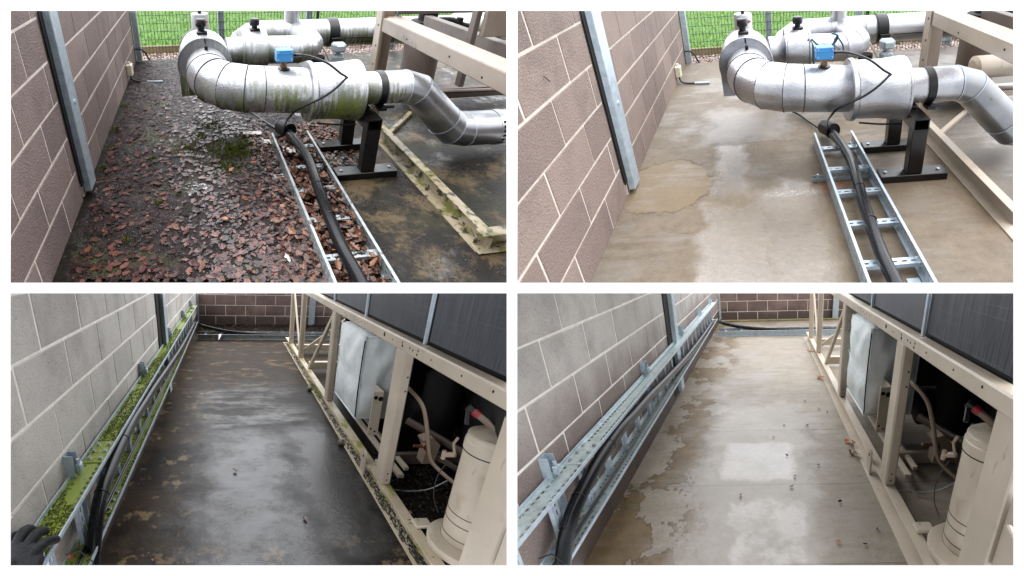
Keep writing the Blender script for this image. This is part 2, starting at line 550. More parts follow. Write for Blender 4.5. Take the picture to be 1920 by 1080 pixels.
        tint(lin(126, 108, 78), M(left, n.step(n.noise(6, 7, .72, off=2.), .55, .62)), .8)
        far = n.step(A(y, wob(1.3, 3.5, 61.)), 3.3, 6.0)
        tint(lin(50, 39, 29), far, .6)
        tint(lin(104, 84, 58), M(far, n.step(n.noise(3, 7, .7, (1, 2.2, 1), off=66.), .54, .64)), .7)
        near = M(n.step(A(y, wob(3, .5, 14.)), 1.9, 1.5), n.step(n.noise(7, 7, .72, off=14.), .52, .6))
        tint(lin(120, 102, 80), near, .7)
        tint(lin(62, 64, 32), M(left, n.step(n.noise(4, 5, off=21.), .6, .7)), .5)
        for y0, o in ((1.60, 1.), (2.33, 2.), (3.26, 3.), (4.2, 4.)):
            tint(lin(12, 10, 9), line(y0, .007, .03, o, 2), .8)
        core = n.math('MAXIMUM', area(-.16, .40, 1.1, 3.2, .30, .8, 3., 4), M(area(-.35, .75, 3.0, 4.6, .3, .9, 13., 3), M(n.step(n.noise(2.6, 7, .75, (.8, 2.2, 1), off=44.), .44, .66), .7)))
        pool = area(.50, .95, 1.6, 3.4, .20, .5, 33.)
        spark = M(n.rng(n.step(n.noise(120, 5, .85, off=31.), .34, .62), .35, 1.0), n.rng(n.step(n.noise(3.4, 7, .72, (1, 1.3, 1), off=37.), .30, .62), .35, 1.0))
        film = M(core, spark)
        rough = n.math('MINIMUM', A(n.rng(film, .36, .10), M(far, .2)), n.rng(pool, 1.0, .06))
        bs, sp = (.30, .008), n.math('MAXIMUM', n.rng(film, .022, .27), M(pool, .13))
    elif kind == 'UL':
        col = n.ramp(mid, [(.28, lin(17, 15, 12)), (.5, lin(29, 25, 20)), (.72, lin(48, 42, 33))])
        tn = M(n.step(n.noise(3.2, 7, .7, off=3.), .48, .60), n.step(x, .6, 1.0))
        tint(lin(98, 83, 60), tn, .8)
        gr = M(n.step(n.noise(2.6, 6, .65, off=17.), .50, .62), n.step(x, .9, 1.5))
        tint(lin(48, 50, 28), gr, .6)
        shine = n.step(n.noise(2.4, 6, .7, off=71.), .52, .66)
        rough = n.rng(shine, .45, .16)
        bs, sp = (.34, .012), n.rng(M(shine, n.noise(40, 5, .75, off=9.)), .04, .35)
    nr = n.bump(n.noise(30, 6, .78, off=5.), bs[0], bs[1])
    nr = n.bump(fine, .30, .003, nr)
    pale = n.step(n.noise(130, 3, .7, off=2.), .60, .72)
    if kind in ('UR', 'LR'): tint(lin(176, 166, 150), pale, .35)
    tint((.03, .025, .02, 1), n.step(n.voro(70), .16, .05), .45)
    tint((.035, .03, .025, 1), n.step(n.noise(48, 6, .8, off=2.), .53, .68), .30)
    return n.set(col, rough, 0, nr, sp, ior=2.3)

def island_mat(name, stops, rough=.4, spec=.6, bmp=None, trans=False):
    n = NT(name)
    col = n.ramp(n.island(), stops)
    col = n.mix(n.math('MULTIPLY', n.noise(60, 3), .35), col, (.02, .015, .012, 1))
    nr = n.bump(n.noise(*bmp[:2]), bmp[2], .003) if bmp else None
    return n.set(col, rough, 0, nr, spec)

MT = {}
MT['block_UL'] = block_mat('damp purple-brown block', lin(122, 105, 101), lin(138, 120, 114))
MT['block_UR'] = block_mat('brown block', lin(132, 114, 106), lin(146, 128, 118))
MT['block_LL'] = block_mat('grey block', lin(172, 167, 162), lin(186, 181, 175), lin(146, 135, 128), .8, (.30, .72))
MT['block_LR'] = block_mat('grey block washed', lin(176, 171, 166), lin(186, 181, 176), lin(122, 108, 102), .75, (.60, 1.02))
MT['block_back'] = block_mat('dark purple-brown block', lin(112, 92, 87), lin(130, 109, 102), lin(78, 64, 61), .3, (.12, .35))
MT['shade_strip'] = paint('bitumen plinth', lin(66, 52, 46), lin(48, 38, 34), 6, (.5, .7), bmp=(70, .3, .004))  # dark brown that paints the shade below the wall ladder
MT['mortar'] = paint('pale mortar', lin(214, 204, 194), lin(196, 184, 172), 20, (.8, .95), bmp=(90, .4, .004))
MT['mortar_LL'] = paint('white mortar', lin(232, 228, 222), lin(216, 210, 202), 20, (.8, .95), bmp=(90, .4, .004))
MT['galv'] = galv_mat('galvanised steel', lin(180, 194, 204), lin(154, 169, 181))
MT['galv_dirty'] = galv_mat('dirty galvanised steel', lin(160, 168, 170), lin(128, 134, 134), over=((lin(66, 66, 52), 14, .55, .68, None),))
MT['galv_moss'] = galv_mat('galvanised steel under moss', lin(150, 158, 160), lin(120, 128, 130), over=((lin(118, 134, 34), 5, .26, .42, None), (lin(78, 92, 28), 30, .54, .68, None)))
MT['galv_wet'] = galv_mat('wet galvanised steel', lin(188, 202, 200), lin(160, 176, 174), (.25, .42), over=((lin(120, 132, 70), 3.2, .63, .72, None),))
MT['clad_UL'] = clad_mat('algae streaked foil cladding', True)
MT['clad_UR'] = clad_mat('stucco foil cladding', False)
MT['sheet'] = paint('grey sheet cladding', lin(158, 159, 162), lin(138, 140, 144), 4, (.26, .4), .85, (30, .05, .004), over=((lin(110, 108, 104), 9, .62, .74, None),))
MT['beige'] = paint('beige enamel', lin(164, 151, 135), lin(150, 137, 122), 3, (.3, .5), over=((lin(132, 115, 96), 6, .6, .8, None), (lin(110, 98, 84), 24, .66, .76, (1, 1, .3))))
MT['beige_moss'] = paint('mossy beige enamel', lin(158, 146, 122), lin(140, 128, 104), 3, (.3, .5), over=((lin(104, 104, 48), 9, .50, .60, None), (lin(40, 36, 26), 19, .53, .62, None)))
MT['beige_low'] = paint('cream enamel', lin(178, 166, 149), lin(165, 153, 137), 3, (.3, .5), over=((lin(146, 131, 112), 5, .6, .8, None), (lin(120, 108, 92), 20, .64, .76, (1, 1, .3))))
MT['beige_moss_low'] = paint('cream enamel with moss', lin(178, 165, 144), lin(160, 147, 124), 3, (.3, .5), over=((lin(124, 122, 48), 6, .50, .62, (1, .5, 1)), (lin(54, 48, 32), 17, .62, .70, None)))
MT['beige_grimy'] = paint('grimy beige enamel', lin(142, 129, 115), lin(124, 111, 98), 3, (.35, .55), over=((lin(96, 86, 74), 7, .55, .75, None),))
MT['taupe'] = paint('brown grey enamel', lin(140, 122, 106), lin(122, 106, 92), 3, (.35, .55))
MT['taupe_dark'] = paint('dark brown vessel', lin(92, 78, 68), lin(74, 63, 56), 3, (.4, .6))
MT['black'] = paint('black rubber', lin(14, 14, 16), lin(20, 20, 23), 8, (.3, .5), spec=.3)
MT['black_paint'] = paint('wet black paint', lin(10, 10, 11), lin(18, 15, 15), 9, (.22, .4), spec=.35)
MT['hose'] = paint('black polythene', lin(15, 16, 19), lin(20, 21, 25), 5, (.2, .32), spec=.22)
MT['dark'] = paint('near-black shade and joints', lin(22, 20, 19), lin(14, 13, 12), 4, (.6, .8), spec=.2)  # near-black: paints shade inside the chiller, colours seams and holes elsewhere
MT['blue'] = paint('blue plastic', lin(44, 128, 190), lin(52, 138, 200), 6, (.3, .45), bmp=None)
MT['white_plastic'] = paint('cream plastic', lin(222, 216, 190), lin(206, 200, 176), 8, (.35, .5), bmp=None)
MT['grey_plastic'] = paint('pale grey plastic', lin(166, 178, 186), lin(150, 162, 170), 8, (.35, .5), bmp=None)
MT['brass'] = paint('brass fitting', lin(150, 118, 80), lin(120, 96, 70), 12, (.3, .45), .7, None)
MT['red'] = paint('red paint', lin(120, 28, 34), lin(150, 34, 40), 12, (.35, .5), bmp=None)
MT['kerb'] = paint('gravel board', lin(142, 128, 96), lin(104, 104, 62), 5, (.6, .8))
MT['soil'] = paint('lawn soil', lin(84, 124, 44), lin(70, 106, 36), 4, (.8, .95))
MT['gravelbed'] = paint('gravel bed', lin(110, 86, 76), lin(80, 62, 56), 30, (.7, .9))
MT['wire'] = paint('dark green wire', lin(38, 52, 44), lin(48, 62, 54), 9, (.4, .6), bmp=None)
MT['green'] = paint('mossy slab edge', lin(78, 92, 66), lin(60, 74, 48), 8, (.6, .8))
MT['paper'] = paint('wet white paper', lin(214, 210, 204), lin(180, 172, 164), 20, (.5, .7))
MT['tape'] = paint('white tape', lin(226, 226, 228), lin(205, 205, 208), 20, (.4, .6))
MT['copper'] = paint('weathered copper', lin(140, 84, 60), lin(110, 80, 66), 14, (.35, .5), .6, None)
MT['teal'] = paint('blue green cable', lin(24, 84, 96), lin(20, 70, 84), 8, (.35, .5), bmp=None)
MT['concrete_edge'] = paint('slab edge concrete', lin(110, 100, 90), lin(90, 82, 74), 6, (.7, .9))
MT['sludge'] = None
def sludge_mat():
    n = NT('wet leaf sludge')
    col = n.ramp(n.noise(9, 6, .65), [(.25, lin(20, 15, 15)), (.5, lin(40, 29, 28)), (.75, lin(70, 50, 47))])
    col = n.mix(n.step(n.noise(2.2, 5, .6, off=4.), .55, .68), col, lin(66, 70, 40))
    nr = n.bump(n.noise(70, 6, .8), .9, .012)
    nr = n.bump(n.noise(160, 3, .7), .4, .004, nr)
    return n.set(col, n.rng(n.noise(13, 4), .22, .5), 0, nr, .3, ior=1.45)
MT['sludge'] = sludge_mat()
def water_mat():
    n = NT('puddle water')
    nr = n.bump(n.noise(18, 3), .05, .004)
    return n.set(lin(40, 36, 34), .04, 0, nr, .5, ior=2.6)
MT['water'] = water_mat()
MT['mulch'] = island_mat('black mulch', [(0, lin(12, 11, 10)), (.6, lin(24, 20, 18)), (1, lin(44, 35, 30))], .5, .2)
MT['leaf_dull'] = island_mat('sodden leaves', [(0, lin(26, 18, 18)), (.35, lin(54, 34, 32)), (.7, lin(84, 52, 47)), (.93, lin(118, 78, 70)), (1, lin(116, 68, 40))], .30, .32, (70, 3, .3))
MT['leaf_brown'] = island_mat('brown leaves', [(0, lin(34, 22, 18)), (.3, lin(64, 40, 30)), (.6, lin(98, 62, 44)), (.87, lin(140, 98, 74)), (1, lin(48, 29, 22))], .28, .4, (70, 3, .3))
MT['leaf_orange'] = island_mat('orange leaf', [(0, lin(196, 120, 66)), (.5, lin(204, 140, 92)), (1, lin(176, 104, 58))], .35, .5, (70, 3, .3))
MT['leaf_dark'] = island_mat('dark wet leaf', [(0, lin(58, 40, 32)), (.5, lin(84, 54, 40)), (1, lin(46, 36, 32))], .25, .6, (70, 3, .3))
MT['grass'] = island_mat('lawn grass', [(0, lin(96, 146, 44)), (.5, lin(126, 174, 66)), (1, lin(156, 196, 92))], .5, .3)
MT['moss'] = island_mat('moss', [(0, lin(48, 58, 20)), (.45, lin(86, 100, 28)), (.9, lin(124, 136, 44)), (1, lin(110, 92, 46))], .6, .3)
MT['pebble'] = island_mat('pebbles', [(0, lin(96, 70, 62)), (.3, lin(150, 118, 104)), (.6, lin(188, 160, 148)), (.85, lin(214, 196, 186)), (1, lin(120, 100, 92))], .35, .5, (60, 3, .2))
MT['crumb'] = island_mat('wet crumbs', [(0, lin(14, 12, 12)), (.5, lin(28, 22, 22)), (.9, lin(54, 42, 38)), (1, lin(84, 64, 58))], .22, .5)
def coil_mat():
    n = NT('black condenser coil')
    x, y, z = n.xyz()
    w = n.noise(1, 3, .6, (1, 110, 5))
    col = n.mix(n.step(w, .3, .7), lin(24, 25, 28), lin(70, 72, 78))
    col = n.mix(n.math('MULTIPLY', n.step(n.noise(1, 3, .5, (1, 40, 1.2), off=3.), .5, .75), .5), col, lin(84, 86, 92))
    zz = n.math('ABSOLUTE', n.math('SUBTRACT', n.math('FRACT', n.math('MULTIPLY', z, 26.)), .5))
    col = n.mix(n.math('MULTIPLY', n.math('MULTIPLY', n.step(zz, .05, .02), n.step(n.noise(1, 2, .5, (1, 3, 30), off=7.), .48, .6)), .3), col, lin(110, 112, 116))
    col = n.mix(n.math('MULTIPLY', n.rand(), .5), col, lin(88, 92, 100))
    nr = n.bump(w, .3, .003)
    return n.set(col, n.rng(n.noise(6, 4), .4, .6), .2, nr, .3)
MT['coil'] = coil_mat()
def fabric_mat(name, c1, c2, sc=5):
    n = NT(name)
    col = n.mix(n.step(n.noise(sc, 5, .6), .3, .7), c1, c2)
    nr = n.bump(n.noise(9, 4, .5, (1, 1, .45), dist=.9), .5, .04)
    nr = n.bump(n.noise(70, 3), .2, .004, nr)
    return n.set(col, n.rng(n.noise(12, 3), .55, .8), 0, nr, .15)
MT['jacket'] = fabric_mat('pale insulating jacket', lin(212, 216, 215), lin(192, 198, 199))
MT['glove'] = fabric_mat('dark knit glove', lin(15, 15, 17), lin(30, 31, 34), 120)
for k in ('UL', 'UR', 'LL', 'LR'): MT['floor_' + k] = floor_mat('wet concrete ' + k, k)

# ------------------------------------------------------------------ shared builders
def block_wall(Yd, name, label, bmat, mmat, axis, at, a0, a1, z0, ztop, par, zmin=0.0, gap=None, thick=.10):
    """coursed blocks 440 x 215 with 10 mm joints; axis 'x' faces +x at x=at, axis 'y' faces -y at y=at"""
    pb = (at, a0, 0) if axis == 'x' else (a0, at, 0)
    t = thing(Yd, name, label, 'wall', pb)
    def slab(u0, u1, w0, w1, d0, d1, ch, nm, mt):
        m = MB()
        if axis == 'x': m.box((at - d1, u0, w0), (at - d0, u1, w1), ch)
        else: m.box((u0, at + d0, w0), (u1, at + d1, w1), ch)
        return emit(Yd, nm, m, mt, t)
    cz = z0
    n = 0
    while cz > zmin + .01: cz -= .225; n -= 1
    while cz < ztop:
        off = par if n % 2 == 0 else par - .225
        u = off + .45 * math.floor((a0 - off) / .45)
        while u < a1:
            e0, e1 = max(u, a0), min(u + .45, a1)
            segs = [(e0, e1)]
            if gap and e0 < gap[0] < e1: segs = [(e0, gap[0]), (gap[1], e1)]
            elif gap and e0 < gap[1] < e1: segs = [(gap[1], e1)]
            for s0, s1 in segs:
                lo = max(cz, zmin)
                if s1 - s0 > .03 and cz + .225 - lo > .03:
                    j = random.uniform(-.0012, .0012)
                    g0 = .005 if s0 == e0 else 0
                    slab(s0 + .0055, s1 - .0055, lo + (.0055 if lo == cz else 0), cz + .225 - .0055 + random.uniform(-.0012, .0012), j, thick, random.uniform(.002, .0055), 'block', bmat)
            u += .45
        cz += .225; n += 1
    if gap:
        slab(a0, gap[0], zmin, ztop, .0035, thick - .01, 0, 'mortar', mmat)
        slab(gap[1], a1, zmin, ztop, .0035, thick - .01, 0, 'mortar', mmat)
        slab(gap[0], gap[1], zmin, ztop, .02, thick - .01, 0, 'joint_filler', MT['dark'])
    else:
        slab(a0, a1, zmin, ztop, .0035, thick - .01, 0, 'mortar', mmat)
    return t

LEAF = [(0, 0), (.16, .10), (.34, .30), (.55, .22), (.80, .17), (1, 0), (.80, -.18), (.58, -.24), (.34, -.31), (.15, -.11)]
OAK = [(0, 0), (.15, .07), (.25, .22), (.36, .12), (.48, .30), (.60, .14), (.75, .22), (.86, .10), (1, 0), (.86, -.10), (.74, -.23), (.60, -.13), (.47, -.29), (.36, -.12), (.24, -.21), (.14, -.07)]
def leaf(mb, p, size, curl=.25, tilt=.25):
    sh = random.choice((LEAF, LEAF, OAK))
    a = random.uniform(0, 2 * math.pi)
    u = Vector((math.cos(a), math.sin(a), random.uniform(-tilt, tilt))).normalized()
    n = Vector((random.uniform(-tilt, tilt), random.uniform(-tilt, tilt), 1)).normalized()
    v = n.cross(u).normalized(); n = u.cross(v)
    p = Vector(p)
    w = random.uniform(.8, 1.25)
    k = random.uniform(.3, 1) * curl
    lift = lambda x, y: k * (abs(y) * 1.1 + (x - .5) ** 2 * .9)
    jt = lambda: random.uniform(.72, 1.25)
    pts = [p + u * ((x - .5) * size) + v * (y * size * w * jt()) + n * (lift(x, y) * size * jt() + .003) for x, y in sh]
    mid = [p + u * ((x - .5) * size) + n * (lift(x, 0) * size * .7 + .003) for x in (.33, .66)]
    N = len(pts)
    h = N // 2
    vs = pts + mid
    fs = []
    up = list(range(0, h + 1)); dn = [0] + list(range(N - 1, h - 1, -1))
    for side in (up, dn):
        for i in range(len(side) - 1):
            x = (sh[side[i]][0] + sh[side[i + 1]][0]) / 2
            m = N if x < .5 else N + 1
            fs.append((side[i], side[i + 1], m))
    fs += [(up[len(up) // 2], N, N + 1), (dn[len(dn) // 2], N + 1, N)]
    mb.add(vs, fs)

def ladder_rail_slots(L, pitch, ln, v0, v1, st=.02):
    return [(a, a + ln, v0, v1) for a in [st + i * pitch for i in range(int((L - st - ln) / pitch))]]

def c_channel(mb, y0, y1, xa, xt, xb, h, t=.008):
    """channel along y, open to -x: bottom flange from xa, top flange from xt, web at xb"""
    mb.box((xa, y0, 0), (xb, y1, t), .002)
    mb.box((xt, y0, h - t), (xb, y1, h), .002)
    mb.box((xb - t * 1.6, y0, t), (xb - .001, y1, h - t))

def arc(c, r, a0, a1, n, fx, fy):
    return [Vector(c) + Vector(fx) * (r * math.cos(a0 + (a1 - a0) * i / n)) + Vector(fy) * (r * math.sin(a0 + (a1 - a0) * i / n)) for i in range(n + 1)]

def seam(mb, p, d, r, w=.004):
    mb.lathe(p, d, [(-w / 2, r - .002), (-w / 2, r + .0022), (w / 2, r + .0022), (w / 2, r - .002)], 36)

def smooth_path(pts, k=6):
    pts = [Vector(p) for p in pts]
    out = []
    for i in range(len(pts) - 1):
        p0 = pts[max(i - 1, 0)]; p1 = pts[i]; p2 = pts[i + 1]; p3 = pts[min(i + 2, len(pts) - 1)]
        for j in range(k):
            t = j / k
            out.append(.5 * ((2 * p1) + (p2 - p0) * t + (2 * p0 - 5 * p1 + 4 * p2 - p3) * t * t + (3 * p1 - p0 - 3 * p2 + p3) * t ** 3))
    out.append(pts[-1])
    return out

# ------------------------------------------------------------------ the pipe yards above
def upper(Yd):  # many positions in all four yards are back-projected from image pixels
    dirty = Yd is UL
    w = 'leaf-littered pipe yard' if dirty else 'swept pipe yard'
    B = lambda: MB()
    clad = MT['clad_' + Yd.key]
    # ground
    m = B().box((-.80, .5, -.10), (4.8, 5.24, 0))
    emit(Yd, 'concrete_floor', m, MT['floor_' + Yd.key], kind='structure')
    m = B().box((-1.1, 5.24, -.14), (5.6, 5.68, -.035))
    emit(Yd, 'gravel_bed', m, MT['gravelbed'], kind='structure')
    m = B().box((-1.2, 5.685, -.14), (5.8, 5.72, .085), .006)
    kb = emit(Yd, 'kerb', m, MT['kerb'], kind='structure')
    m = B().box((-1.5, 5.722, -.14), (8, 12, .06))
    emit(Yd, 'lawn', m, MT['soil'], kind='structure')
    m = B()
    rnd = random.Random(3 if dirty else 5)
    for i in range(15000):
        y = 5.73 + 4.8 * rnd.random() ** 1.4
        x = rnd.uniform(-1.2, 6.0)
        if not Yd.inside((x, y, .08)): continue
        a = rnd.uniform(0, 6.28); h = rnd.uniform(.025, .06); b = rnd.uniform(.004, .009)
        dx, dy = math.cos(a) * b, math.sin(a) * b
        m.add([(x - dx, y - dy, .058), (x + dx, y + dy, .058), (x + rnd.uniform(-.02, .02), y + rnd.uniform(-.02, .02), .06 + h)], [(0, 1, 2)])
    emit(Yd, 'lawn_grass', m, MT['grass'], kind='stuff', label='bright green lawn grass beyond the fence of the ' + w, cat='grass', cap=False)
    m = B()
    for i in range(5200):
        x, y = rnd.uniform(-1.0, 5.2), rnd.uniform(5.245, 5.68)
        if not Yd.inside((x, y, 0)): continue
        r = rnd.uniform(.010, .022)
        m.ball((x, y, -.03 + rnd.random() * .012), r, r * rnd.uniform(.7, 1.2), r * .7, 5, 4, .18)
    emit(Yd, 'gravel_strip', m, MT['pebble'], kind='stuff', label='pinkish gravel strip under the wire fence of the ' + w, cat='gravel', cap=False)
    if dirty:
        m = B().box((-.76, 5.20, -.09), (1.2, 5.262, .012), .006)
        emit(Yd, 'slab_edge', m, MT['green'], kind='structure')

    # block wall, movement joint and posts
    block_wall(Yd, 'block_wall', 'damp purple-brown block wall of the %s' % w if dirty else 'clean brown block wall of the %s' % w,
               MT['block_' + Yd.key], MT['mortar'], 'x', -.763, .4, 5.26, .219, 1.55, .09 + .225, gap=(2.20, 2.235))
    t = thing(Yd, 'steel_post', 'galvanised steel post bolted upright to the block wall of the ' + w, 'post', (-.73, 2.3, 0))
    m = B().box((-.758, 2.245, .03), (-.716, 2.375, 1.6), .003)
    emit(Yd, 'flange', m, MT['galv'], t)
    m = B().box((-.7598, 2.196, .10), (-.752, 2.244, 1.6))
    emit(Yd, 'web', m, MT['dark'], t)
    m = B().cyl((-.718, 2.31, .62), (-.708, 2.31, .62), .014, n=8)
    emit(Yd, 'bolt', m, MT['galv'], t)
    t = thing(Yd, 'corner_post', 'galvanised post at the far end of the block wall in the ' + w, 'post', (-.74, 5.32, 0))
    m = B().box((-.757, 5.275, -.02), (-.688, 5.335, 1.1), .003); emit(Yd, 'flange', m, MT['galv'], t)
    m = B().box((-.775, 5.262, -.02), (-.7575, 5.274, 1.1)); emit(Yd, 'web', m, MT['dark'], t)
    # white isolator box with conduit
    t = thing(Yd, 'isolator_box', 'small cream electrical box low on the wall of the ' + w, 'electrical box', (-.74, 4.5, .06))
    m = B().box((-.7625, 4.42, .075), (-.700, 4.52, .20), .008); emit(Yd, 'cover', m, MT['white_plastic'], t)
    m = B().cyl((-.73, 4.47, .20), (-.73, 4.47, .225), .016, n=10); emit(Yd, 'gland', m, MT['white_plastic'], t)
    m = B().tube(smooth_path([(-.73, 4.46, .08), (-.71, 4.43, .035), (-.65, 4.40, .016), (-.50, 4.38, .014), (-.38, 4.37, .014)]), .012, 8)
    emit(Yd, 'conduit', m, MT['black'], t)
    m = B().tube([(-.55, 4.385, .0145), (-.44, 4.374, .0145), (-.38, 4.37, .0145)], .0135, 8); emit(Yd, 'sleeve', m, MT['galv'], t)
    m = B().tube(smooth_path([(-.75, 5.20, .17), (-.69, 5.22, .17), (-.64, 5.25, .12), (-.60, 5.26, .03), (-.58, 5.27, -.02)]), .011, 8)
    emit(Yd, 'stub_cable', m, MT['black'], label='short black cable looping out of the wall end of the ' + w, cat='cable')
    if True:
        m = B().tube(smooth_path([(-.760, 1.66, 1.00), (-.752, 1.665, .985), (-.750, 1.68, .968)]), .0022, 6)
        emit(Yd, 'wire_end', m, MT['black'], label='short bent wire sticking out of the wall face, ' + w, cat='wire')

    # wire mesh fence
    t = thing(Yd, 'mesh_fence', 'dark green wire mesh fence behind the pipes of the ' + w, 'fence', (1.5, 5.36, 0))
    m = B()
    for i in range(128):
        x = -.67 + i * .0425
        m.box((x - .0024, 5.352, -.02), (x + .0024, 5.357, 1.2))
    for i in range(13):
        z = .045 + i * .1015
        m.box((-.68, 5.357, z - .0025), (4.8, 5.362, z + .0025))
    emit(Yd, 'wire_mesh', m, MT['wire'], t, cap=False)
    for x0, x1 in ((.325, .405), (1.515, 1.60), (2.75, 2.86), (3.92, 4.08)):
        m = B().box((x0, 5.37, -.05), (x1, 5.43, 1.3), .004); emit(Yd, 'post', m, MT['galv'], t)
    m = B().box((1.655, 5.366, -.05), (1.695, 5.40, 1.3), .003); emit(Yd, 'post', m, MT['wire'], t)

    # front pipe run
    t = thing(Yd, 'insulated_pipe', ('algae-streaked' if dirty else 'clean shiny') + ' foil-clad pipe with elbow and fat valve jacket, front of the ' + w, 'pipe', (.6, 2.4, .42))
    cx, cz = .066, .642
    poly = [(cx + .192 * math.cos(a), 2.85, cz + .192 * math.sin(a)) for a in [math.pi * i / 22 for i in range(23)]]
    poly += [(cx - .185, 2.85, .41), (cx + .185, 2.85, .41)]
    m = B().prism(poly, (0, .30, 0)); emit(Yd, 'valve_jacket', m, clad, t)
    m = B()
    a0 = [cx + .196 * math.cos(math.pi * i / 22) for i in range(23)]
    rim = [(cx + .194 * math.cos(math.pi * i / 22), 2.849, cz + .194 * math.sin(math.pi * i / 22)) for i in range(-3, 26)]
    m.tube(rim, .005, 6); emit(Yd, 'rim', m, clad, t)
    bend = [Vector((.08, 2.86, .622))] + [Vector((.36 - .28 * math.cos(a), 2.70 - .28 * math.sin(a), .62 - .022 * a / 1.57)) for a in (.1, .50, .95, 1.40)] + [Vector((.42, 2.417, .593))]
    rr = .152
    for i in range(len(bend) - 1):
        m = B()
        ext = [bend[max(0, i - 1)], bend[i], bend[i + 1], bend[min(len(bend) - 1, i + 2)]]
        full = MB().tube(bend, rr + (.0016 if i % 2 else 0), 40, caps=False)
        n = 40
        m.add(full.v[i * n:(i + 2) * n], [(j, (j + 1) % n, n + (j + 1) % n, n + j) for j in range(n)], True)
        emit(Yd, 'elbow_segment', m, clad, t, cap=False)
    m = B()
    for i in (1, 2, 3, 4):
        d = (bend[i + 1] - bend[i - 1]).normalized()
        seam(m, bend[i], d, rr * 1.020, .0035)
    emit(Yd, 'seam', m, MT['dark'], t)
    m = B().cyl((.418, 2.417, .593), (.715, 2.402, .573), rr, rr - .004, 40); emit(Yd, 'straight_section', m, clad, t)
    m = B(); seam(m, (.418, 2.417, .593), (1, -.04, -.05), rr, .004); emit(Yd, 'seam', m, MT['dark'], t)
    m = B().lathe((.70, 2.40, .569), (1, 0, -.03), [(0, .14), (0, .197), (.028, .200), (.032, .186), (.20, .188), (.335, .204), (.35, .204), (.352, .11)], 44)
    emit(Yd, 'valve_collar', m, clad, t)
    m = B(); seam(m, (.735, 2.40, .568), (1, 0, -.03), .187, .004); seam(m, (1.035, 2.40, .559), (1, 0, -.03), .203, .004); emit(Yd, 'seam', m, MT['sheet'], t)
    m = B().tube(smooth_path([(.75, 2.26, .40), (.88, 2.25, .385), (1.02, 2.255, .375)]), .006, 6); emit(Yd, 'lower_seam', m, MT['dark'], t)
    path = [(1.03, 2.40, .568), (1.40, 2.40, .568), (1.50, 2.40, .535), (1.76, 2.40, .29), (1.84, 2.40, .225), (1.95, 2.40, .205), (2.9, 2.40, .195)]
    path = [Vector(p) for p in path]
    rad = [.112, .112, .115, .122, .128, .130, .130]
    n = 36
    full = MB().tube(path, rad, n, caps=False)
    for i, nm in enumerate(('straight_section', 'elbow_segment', 'sloping_section', 'elbow_segment', 'elbow_segment', 'low_section')):
        m = B().add(full.v[i * n:(i + 2) * n], [(j, (j + 1) % n, n + (j + 1) % n, n + j) for j in range(n)], True)
        emit(Yd, nm, m, clad if i == 0 else MT['sheet'], t, cap=False)
    m = B()
    for i in (1, 2, 3, 4, 5):
        seam(m, path[i], (path[i + 1] - path[i - 1]), rad[i] * 1.01, .006)
    emit(Yd, 'seam', m, MT['galv'], t)
    m = B().lathe((1.185, 2.40, .568), (1, 0, 0), [(0, .110), (0, .1175), (.048, .1175), (.048, .110)], 40); emit(Yd, 'strap', m, MT['black'], t)
    m = B().box((1.19, 2.30, .435), (1.25, 2.37, .462), .004).box((1.20, 2.28, .462), (1.29, 2.30, .478), .003); emit(Yd, 'clamp', m, MT['black'], t)
    if dirty:
        m = B().lathe((2.16, 2.40, .203), (1, 0, 0), [(0, .128), (0, .134), (.06, .134), (.06, .128)], 40)
        band = emit(Yd, 'clip_band', m, MT['sheet'], t)
        for k in range(16):
            a = math.radians(200 - k * 15)
            c = Vector((2.185, 2.40 - .1345 * math.sin(a - 1.2), .203 - .1345 * math.cos(a - 1.2)))
            nn = (c - Vector((2.185, 2.40, .203))).normalized()
            m = B().obox(c, .014, .008, .0012, 0, X, nn.cross(X), nn); emit(Yd, 'slot', m, MT['dark'], band)
    m = B().box((.02, 2.955, .835), (.10, 3.035, .853), .004).cyl((.056, 3.0, .853), (.056, 3.0, .885), .026, n=14)
    m.lathe((.056, 3.0, .885), (0, 0, 1), [(0, .036), (.012, .040), (.045, .040), (.055, .034)], 12); emit(Yd, 'valve_cap', m, MT['black'], t)
    m = B().tube([(.072, 2.846, .835), (.075, 2.846, .80), (.078, 2.75, .775)], .003, 5); emit(Yd, 'joint_line', m, MT['dark'], t)
    m = B().cyl((.078, 2.77, .765), (.078, 2.765, .80), .012, n=10); emit(Yd, 'nipple', m, MT['dark'], t)

    # rear loop behind it
    t = thing(Yd, 'insulated_pipe', 'foil-clad rear pipe with drum-shaped valve jacket bending back, ' + w, 'pipe', (.6, 3.3, .5))
    m = B().cyl((.255, 3.28, .615), (.40, 3.29, .615), .116, n=36); emit(Yd, 'straight_section', m, clad, t)
    m = B().lathe((.385, 3.30, .615), (1, 0, 0), [(0, .11), (0, .165), (.015, .169), (.19, .169), (.205, .165), (.205, .11)], 44); emit(Yd, 'valve_jacket', m, clad, t)
    m = B(); seam(m, (.40, 3.30, .615), X, .170, .004); seam(m, (.575, 3.30, .615), X, .170, .004); emit(Yd, 'seam', m, MT['sheet'], t)
    pp = [(.585, 3.30, .612), (.78, 3.30, .608)] + [(.80 + .24 * math.sin(a), 3.54 - .24 * math.cos(a), .605) for a in (.26, .78, 1.31, 1.571)] + [(1.04, 3.99, .60)]
    pp = [Vector(p) for p in pp]
    n = 32
    full = MB().tube(pp, .116, n, caps=False)
    for i in range(len(pp) - 1):
        m = B().add(full.v[i * n:(i + 2) * n], [(j, (j + 1) % n, n + (j + 1) % n, n + j) for j in range(n)], True)
        emit(Yd, 'elbow_segment' if 0 < i < 5 else 'straight_section', m, clad, t, cap=False)
    m = B()
    for i in (1, 2, 3): seam(m, pp[i], pp[i + 1] - pp[i - 1], .1175, .004)
